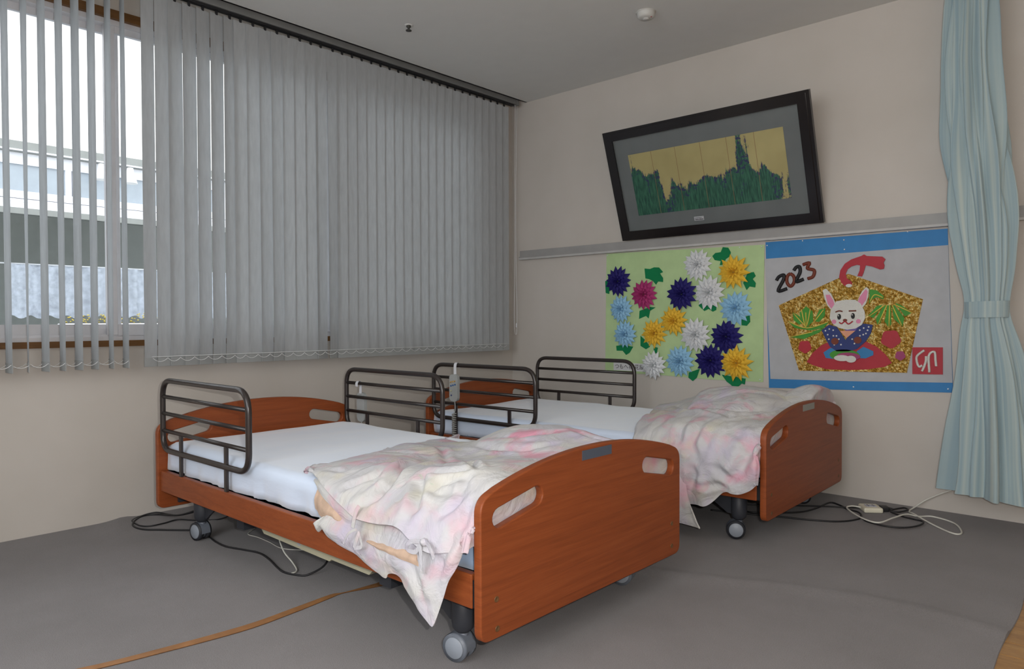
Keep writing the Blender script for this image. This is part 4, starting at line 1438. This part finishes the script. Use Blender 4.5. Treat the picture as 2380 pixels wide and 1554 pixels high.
PINE = [[(2.184, 1.008), (2.151, 0.975), (2.155, 0.926), (2.191, 0.896), (2.223, 0.926), (2.22, 0.98)], [(2.112, 0.975), (2.148, 0.957), (2.161, 0.914), (2.149, 0.908), (2.118, 0.932)], [(2.287, 0.997), (2.255, 0.989), (2.229, 0.926), (2.255, 0.923), (2.284, 0.956)], [(2.087, 0.926), (2.161, 0.896), (2.255, 0.902), (2.307, 0.926), (2.279, 0.89), (2.209, 0.877), (2.124, 0.89)], [(2.094, 0.84), (2.161, 0.853), (2.232, 0.875), (2.279, 0.889), (2.256, 0.866), (2.173, 0.829)]]
BAM = [[(2.508, 1.091), (2.542, 1.084), (2.574, 1.055), (2.574, 1.038), (2.542, 1.05), (2.521, 1.039), (2.506, 1.017)], [(2.501, 0.954), (2.543, 1.005), (2.569, 1.01), (2.527, 0.943)], [(2.574, 1.007), (2.587, 1.007), (2.559, 0.914), (2.546, 0.909), (2.538, 0.937)], [(2.592, 1.007), (2.608, 1.007), (2.611, 0.914), (2.601, 0.892), (2.58, 0.925)], [(2.613, 1.007), (2.626, 1.006), (2.671, 0.942), (2.662, 0.9), (2.623, 0.937)], [(2.628, 1.018), (2.651, 1.009), (2.706, 0.969), (2.674, 0.95)]]
PINEL = [[(2.16, 0.993), (2.185, 0.896), (2.208, 0.992)], [(2.118, 0.969), (2.185, 0.896)], [(2.278, 0.988), (2.208, 0.896)], [(2.094, 0.923), (2.191, 0.89), (2.302, 0.923)], [(2.1, 0.84), (2.22, 0.869)], [(2.184, 0.975), (2.186, 0.908)]]
BAML = [[(2.506, 0.951), (2.579, 1.007)], [(2.551, 0.911), (2.59, 1.007)], [(2.601, 0.895), (2.603, 1.007)], [(2.659, 0.906), (2.615, 1.007)], [(2.704, 0.969), (2.623, 1.012)], [(2.511, 1.028), (2.532, 1.062), (2.571, 1.047)]]
STAMP = [(2.707, 0.796), (2.84, 0.799), (2.841, 0.667), (2.708, 0.663)]
GLY = [[(2.761, 0.783), (2.73, 0.755), (2.728, 0.728), (2.738, 0.701), (2.752, 0.709)], [(2.769, 0.754), (2.767, 0.724), (2.752, 0.679)], [(2.784, 0.675), (2.781, 0.757), (2.805, 0.776), (2.81, 0.736), (2.813, 0.706)]]
D2 = [(2.019, 1.156), (2.033, 1.176), (2.06, 1.184), (2.059, 1.158), (2.029, 1.097), (2.079, 1.108)]
D0 = [(2.097, 1.19), (2.114, 1.177), (2.12, 1.152), (2.112, 1.131), (2.098, 1.121), (2.082, 1.135), (2.077, 1.157), (2.083, 1.181), (2.097, 1.19)]
D2B = [(2.116, 1.207), (2.129, 1.224), (2.147, 1.225), (2.15, 1.194), (2.128, 1.145), (2.17, 1.157)]
D3 = [(2.166, 1.236), (2.201, 1.244), (2.19, 1.215), (2.226, 1.202), (2.22, 1.169), (2.192, 1.159)]
MOUTH = [(2.363, 0.921), (2.375, 0.914), (2.392, 0.926), (2.409, 0.912), (2.43, 0.926)]
BROWL = [(2.344, 0.975), (2.361, 0.981), (2.379, 0.978)]
BROWR = [(2.411, 0.98), (2.447, 0.981)]
PTS = [(2.362, 0.95), (2.431, 0.954), (2.339, 0.82), (2.453, 0.828), (2.336, 0.924), (2.458, 0.926), (2.179, 0.787), (2.609, 0.836), (2.653, 0.753), (2.376, 0.732), (2.421, 0.728), (2.407, 1.113), (2.387, 0.748), (2.392, 0.932)]
SPOT = [(2.29, 0.876), (2.31, 0.885), (2.302, 0.855), (2.33, 0.879), (2.331, 0.849), (2.308, 0.831), (2.347, 0.849), (2.463, 0.88), (2.482, 0.891), (2.501, 0.88), (2.48, 0.857), (2.506, 0.897), (2.464, 0.851), (2.493, 0.863), (2.336, 0.802), (2.37, 0.803), (2.426, 0.833), (2.437, 0.81), (2.359, 0.832)]
PINB = [(1.963, 1.356), (2.162, 1.367), (2.378, 1.355), (2.381, 1.305), (2.681, 1.373), (2.43, 0.582), (2.863, 0.598)]
LEAVES = [[(1.695, 1.366), (1.729, 1.36), (1.745, 1.333), (1.742, 1.31), (1.714, 1.294), (1.701, 1.26), (1.676, 1.261), (1.682, 1.284), (1.644, 1.292), (1.628, 1.317), (1.647, 1.334), (1.682, 1.337)], [(1.158, 1.267), (1.199, 1.262), (1.228, 1.271), (1.264, 1.268), (1.293, 1.238), (1.271, 1.23), (1.293, 1.2), (1.293, 1.175), (1.257, 1.18), (1.242, 1.16), (1.221, 1.184), (1.191, 1.198), (1.165, 1.203)], [(1.121, 0.996), (1.199, 1.02), (1.239, 1.016), (1.199, 0.995), (1.188, 0.947), (1.169, 0.963), (1.117, 0.944)], [(1.849, 1.206), (1.885, 1.21), (1.897, 1.186), (1.879, 1.17), (1.898, 1.146), (1.894, 1.121), (1.861, 1.128), (1.843, 1.108), (1.822, 1.149)], [(1.54, 1.045), (1.657, 1.043), (1.654, 0.995), (1.632, 0.985), (1.606, 1.002), (1.577, 0.99), (1.54, 1.021)], [(1.813, 0.941), (1.862, 0.964), (1.865, 0.924), (1.844, 0.901), (1.814, 0.904)], [(0.94, 0.766), (1.002, 0.774), (1.072, 0.763), (1.045, 0.723), (1.018, 0.708), (0.991, 0.735), (0.944, 0.734)], [(1.128, 0.835), (1.169, 0.803), (1.199, 0.766), (1.169, 0.749), (1.128, 0.77)], [(1.228, 0.766), (1.257, 0.761), (1.246, 0.721), (1.225, 0.741)], [(1.474, 0.613), (1.548, 0.64), (1.528, 0.585), (1.501, 0.562), (1.471, 0.582)], [(1.69, 0.611), (1.839, 0.595), (1.833, 0.56), (1.815, 0.565), (1.775, 0.529), (1.747, 0.555), (1.722, 0.571)], [(0.852, 1.199), (0.892, 1.197), (0.884, 1.111), (0.856, 1.119)]]

# ================================================================== FRAMED PICTURE (leans forward from the wall, foot on the rail)
FWID, FHGT = 1.271, 0.690
tilt = math.atan2(0.228, 0.652)
pf = thing('framed_picture', 'large black-framed picture on a gold ground, leaning out above the picture rail', 'picture', (1.019, -0.036, 1.4545))
pf.rotation_euler = (tilt, 0, 0)
# local: x along the wall, z up the leaning picture, -y towards the room
FB = 0.047
for n_, poly in (('bottom', [(0, 0), (FWID, 0), (FWID - FB, FB), (FB, FB)]), ('top', [(0, FHGT), (FB, FHGT - FB), (FWID - FB, FHGT - FB), (FWID, FHGT)]),
                 ('left', [(0, 0), (FB, FB), (FB, FHGT - FB), (0, FHGT)]), ('right', [(FWID, 0), (FWID, FHGT), (FWID - FB, FHGT - FB), (FWID - FB, FB)])):
    m = MB().prism(poly, -0.014, 0.010, 'y')
    q = [(p[0] * 0.97 + 0.03 * FWID / 2, p[1] * 0.96 + 0.04 * FHGT / 2) for p in poly]
    m.prism(q, -0.020, -0.013, 'y')
    m.build('frame_bar', M_FRAME, pf)
MB().box((FB - 0.004, -0.004, FB - 0.004), (FWID - FB + 0.004, 0.004, FHGT - FB + 0.004)).build('mat_board', M_MATB, pf)
pr_x0, pr_x1, pr_z0, pr_z1 = 0.150, 1.115, 0.150, 0.530
me = MB().box((-(pr_x1 - pr_x0) / 2, -0.0055, -(pr_z1 - pr_z0) / 2), ((pr_x1 - pr_x0) / 2, -0.004, (pr_z1 - pr_z0) / 2)).mesh('print')
pr = link('print', me, M_PRINT, pf)
pr.location = ((pr_x0 + pr_x1) / 2, 0, (pr_z0 + pr_z1) / 2)
fo = MB()
for k in range(1, 6):
    x = -(pr_x1 - pr_x0) / 2 + (pr_x1 - pr_x0) * k / 6
    fo.box((x - 0.0012, -0.0058, -(pr_z1 - pr_z0) / 2), (x + 0.0012, -0.0053, (pr_z1 - pr_z0) / 2))
fo.build('panel_seam', plain('seam_brown', '8a6a48', 0.6), pr)
MB().box((FB - 0.002, -0.0095, FB - 0.002), (FWID - FB + 0.002, -0.0082, FHGT - FB + 0.002)).build('glass', mat_glass('picture_glass', (0.97, 0.98, 0.98, 1), 0.06), pf)
st = MB().box((0.528, -0.0108, 0.082), (0.590, -0.0095, 0.106)).build('sticker', M_PAPERW, pf)
mk = MB()
rk = random.Random(11)
for z, h, x0_, x1_ in ((0.0975, 0.004, 0.533, 0.575), (0.0885, 0.006, 0.533, 0.585)):
    x = x0_
    while x < x1_:
        w = rk.uniform(0.002, 0.005)
        mk.box((x, -0.0112, z - h / 2), (x + w, -0.0107, z + h / 2 * rk.uniform(0.4, 1)))
        x += w + rk.uniform(0.001, 0.002)
mk.build('lettering', M_INK, st)

# ================================================================== PAPER FLOWER PANEL
fp = thing('paper_flower_panel', 'pale green paper sheet with seventeen folded paper flowers, pinned under the picture rail', 'wall display', (1.40, 0, 0.98))
OX, OZ = 1.40, 0.98
WP = lambda l: [(p[0] - OX, p[1] - OZ) for p in l]
GS = [(0.861, 1.380), (1.15, 1.376), (1.946, 1.362), (1.943, 0.98), (1.941, 0.580), (1.62, 0.578), (1.20, 0.590), (0.850, 0.584), (0.855, 0.98)]
MB().prism(WP(GS), -0.004, -0.0008, 'y').build('sheet', M_GREENP, fp)
for lf in LEAVES:
    MB().prism(WP(lf), -0.0075, -0.0055, 'y').build('leaf', M_LEAF, fp)


def petal_mesh(r0, r1, w, y0, y1, yt):
    """folded pointed petal along +x; y towards the wall is positive"""
    xm = r0 + (r1 - r0) * 0.52
    vs = [(r0, y0, 0), (xm, y1 - 0.010, 0.0), (xm, y1, w), (r1, yt, 0), (xm, y1, -w), (r0 + 0.3 * (xm - r0), y0 - 0.002, w * 0.45), (r0 + 0.3 * (xm - r0), y0 - 0.002, -w * 0.45)]
    fs = [(0, 1, 5), (5, 1, 2), (2, 1, 3), (3, 1, 4), (4, 1, 6), (6, 1, 0)]
    return vs, fs


FLW = [('navy blue', .957, 1.191, .104), ('magenta', 1.159, 1.100, .104), ('navy blue', 1.434, 1.096, .106), ('white', 1.534, 1.271, .102), ('white', 1.610, 1.100, .106), ('yellow', 1.770, 1.215, .106),
       ('light blue', 1.777, 1.005, .108), ('light blue', .984, 1.010, .096), ('light blue', 1.019, .843, .096), ('yellow', 1.233, .852, .100), ('yellow', 1.375, .931, .100), ('white', 1.525, .846, .108),
       ('navy blue', 1.719, .836, .108), ('light blue', 1.417, .681, .102), ('white', 1.233, .649, .096), ('navy blue', 1.621, .692, .108), ('yellow', 1.787, .683, .110)]
pm_ = {}
rf = random.Random(4)
for idx, (cname, x, z, R) in enumerate(FLW):
    mt = M_PETAL[cname]
    base = -0.012 - 0.006 * (idx % 3)
    t0 = rf.uniform(0, 0.4)
    npet = 15 if cname != 'yellow' else 13
    if cname not in pm_:
        m = MB()
        v, f = petal_mesh(0.012, 0.104, 0.0225 if cname != 'yellow' else 0.0180, 0.0, -0.006, 0.004)
        m.add(v, f)
        me = m.mesh('petal')
        me.materials.append(mt)
        pm_[cname] = me
    # inner ring and upright centre are the body of the flower
    m = MB()
    for ring, (n_, r1, w, yt) in enumerate(((12, 0.076, 0.015, -0.018), (9, 0.044, 0.009, -0.030), (7, 0.016, 0.004, -0.040))):
        v, f = petal_mesh(0.004, r1 * R / 0.104, w, -0.004, -0.016 - 0.008 * ring, yt)
        for k in range(n_):
            a = t0 + ring * 0.3 + 2 * math.pi * k / n_ + rf.uniform(-0.06, 0.06)
            c, s_ = math.cos(a), math.sin(a)
            m.add([(p[0] * c - p[2] * s_ + x - OX, p[1] + base, p[0] * s_ + p[2] * c + z - OZ) for p in v], f)
    fl_o = m.build('flower', mt, fp)
    fl_o['label'] = cname + ' folded paper flower'
    for k in range(npet):
        a = t0 + 2 * math.pi * k / npet + rf.uniform(-0.05, 0.05)
        po = bpy.data.objects.new('petal', pm_[cname])
        COL.objects.link(po)
        po.parent = fl_o
        po.location = (x - OX, base, z - OZ)
        po.rotation_euler = (0, -a, 0)
        q = R / 0.104 * rf.uniform(0.93, 1.03)
        po.scale = (q, 1, q)
cd_ = MB().box((0.918 - OX, -0.0052, 0.604 - OZ), (1.188 - OX, -0.0040, 0.655 - OZ)).build('caption_card', plain('caption_white', 'd5d6d8', 0.8), fp)
text_mesh('caption', 'つもへ花 花展', 0.036, M_INK, cd_, (1.040 - OX, -0.0054, 0.629 - OZ), (1, 0, 0), (0, 0, 1), 0.0002)
for x, z in ((1.931, 1.351), (1.80, 1.356), (0.872, 1.37), (1.925, 0.593), (0.86, 0.60)):
    MB().lathe([(0, -0.010), (0.003, -0.0095), (0.0042, -0.006), (0.002, -0.004), (0, -0.004)], (x - OX, 0, z - OZ), 'y', 10).build('pin', M_PIN, fp)

# ================================================================== RABBIT POSTER 2023
rp = thing('rabbit_poster', 'white and blue poster of a kimono rabbit on a gold votive plaque, marked 2023', 'poster', (2.40, 0, 0.96))
OX, OZ = 2.40, 0.96
MB().prism(WP([(1.953, 1.375), (2.855, 1.373), (2.884, .581), (1.976, .550)]), -0.0040, -0.0008, 'y').build('backing', M_BLUE, rp)
MB().prism(WP([(1.950, 1.281), (2.400, 1.286), (2.858, 1.293), (2.881, .629), (2.44, .612), (1.985, .601)]), -0.0058, -0.0042, 'y').build('sheet', M_PAPERW, rp)


def plate(name, poly, lvl, mat, par=None, th=0.0035):
    y0 = -0.0060 - 0.0028 * lvl
    return MB().prism(WP(poly), y0 - th, y0, 'y').build(name, mat, par or rp)


def stroke(name, pts, r, lvl, mat, par=None, smooth=True, n=5):
    y0 = -0.0060 - 0.0028 * lvl - 0.002
    P = [(p[0] - OX, y0, p[1] - OZ) for p in pts]
    return MB().tube(spline(P, n) if smooth else P, r, 7).build(name, mat, par or rp)


plaque = plate('plaque', GOLD, 0, M_GOLD)
plate('rope', ROPE, 1.6, M_RED)
plate('knot', ell(*PTS[11], .016, .009), 2.4, M_WBEAD)
for q in PINE:
    plate('pine_leaf', q, 1, M_GRN, plaque)
for q in BAM:
    plate('bamboo_leaf', q, 1, M_GRN, plaque)
for q in PINEL + BAML:
    stroke('leaf_vein', q, .0028, 2.0, M_YLW, plaque, len(q) > 2)
for i, (n_, r, m) in enumerate((('plum_blossom', .034, M_RED), ('plum_blossom', .045, M_RED), ('plum_blossom', .023, M_MAG))):
    cx_, cz_ = PTS[6 + i]
    pts = [(cx_ + r * (1 + .07 * math.cos(5 * a + 1.2)) * math.cos(a), cz_ + r * (1 + .07 * math.cos(5 * a + 1.2)) * math.sin(a)) for a in np.linspace(0, 2 * math.pi, 30, endpoint=False)]
    plate(n_, pts, 1, m, plaque)
plate('cushion', CUSH, 1, M_RED)
rab = plate('rabbit', HEAD, 4, M_WBEAD, None, .006)
for a, b_ in ((EARL, EARLI), (EARR, EARRI)):
    plate('ear', a, 3.4, M_WBEAD, rab, .005)
    plate('inner_ear', b_, 4.6, M_PINK, rab)
plate('sleeve', SLL, 2, M_TEAL, rab)
plate('sleeve', SLR, 2, M_TEAL, rab)
plate('kimono', KIM, 2.6, M_NAVY, rab)
plate('sash', OBI, 3.3, M_PURP, rab)
plate('collar', COLLAR, 3.8, M_PCH, rab)
plate('hem_ring', ell(*PTS[12], .076, .030), 2.6, M_GRN, rab)
plate('lap', ell(PTS[12][0] + .02, PTS[12][1] - .006, .060, .020), 3.2, M_MAG, rab)
plate('paw', ell(*PTS[9], .040, .016), 4.2, M_WBEAD, rab, .005)
plate('paw', ell(*PTS[10], .026, .018), 4.6, M_WBEAD, rab, .005)
for i in (2, 3):
    plate('dot', ell(*PTS[i], .019, .018), 3.6, M_BRN, rab)
for sx, sz in SPOT:
    plate('spot', ell(sx, sz, .0042, .0042, 8), 3.4, M_WBEAD, rab)
for i in (0, 1):
    plate('eye', ell(*PTS[i], .0095, .0155), 6.3, M_INK, rab, .002)
    plate('eye_glint', ell(PTS[i][0] - .003, PTS[i][1] + .006, .0025, .004, 8), 7.0, M_WBEAD, rab, .002)
for i in (4, 5):
    plate('cheek', ell(*PTS[i], .0115, .0115), 6.3, M_PINK, rab, .002)
plate('nose', ell(PTS[13][0], PTS[13][1], .011, .007), 6.4, M_BRN, rab, .002)
stroke('mouth', MOUTH, .0033, 6.4, M_RED, rab)
stroke('brow', BROWL, .0034, 6.4, M_BRN, rab)
stroke('brow', BROWR, .0034, 6.4, M_BRN, rab, False)
stroke('digit', D2, .0098, .4, M_INK)
stroke('digit', D0[:-1] + D0[:1], .0092, .4, M_BRN)
stroke('digit', D2B, .0098, .4, M_INK)
stroke('digit', D3, .0092, .4, M_BRN)
stamp = plate('stamp', STAMP, .2, M_RED)
for q in GLY:
    stroke('glyph_stroke', q, .0058, 1.6, M_WBEAD, stamp, len(q) > 2)
for x, z in PINB:
    MB().lathe([(0, -0.010), (0.003, -0.0095), (0.0042, -0.006), (0.002, -0.004), (0, -0.004)], (x - OX, 0, z - OZ), 'y', 10).build('pin', M_PIN, rp)
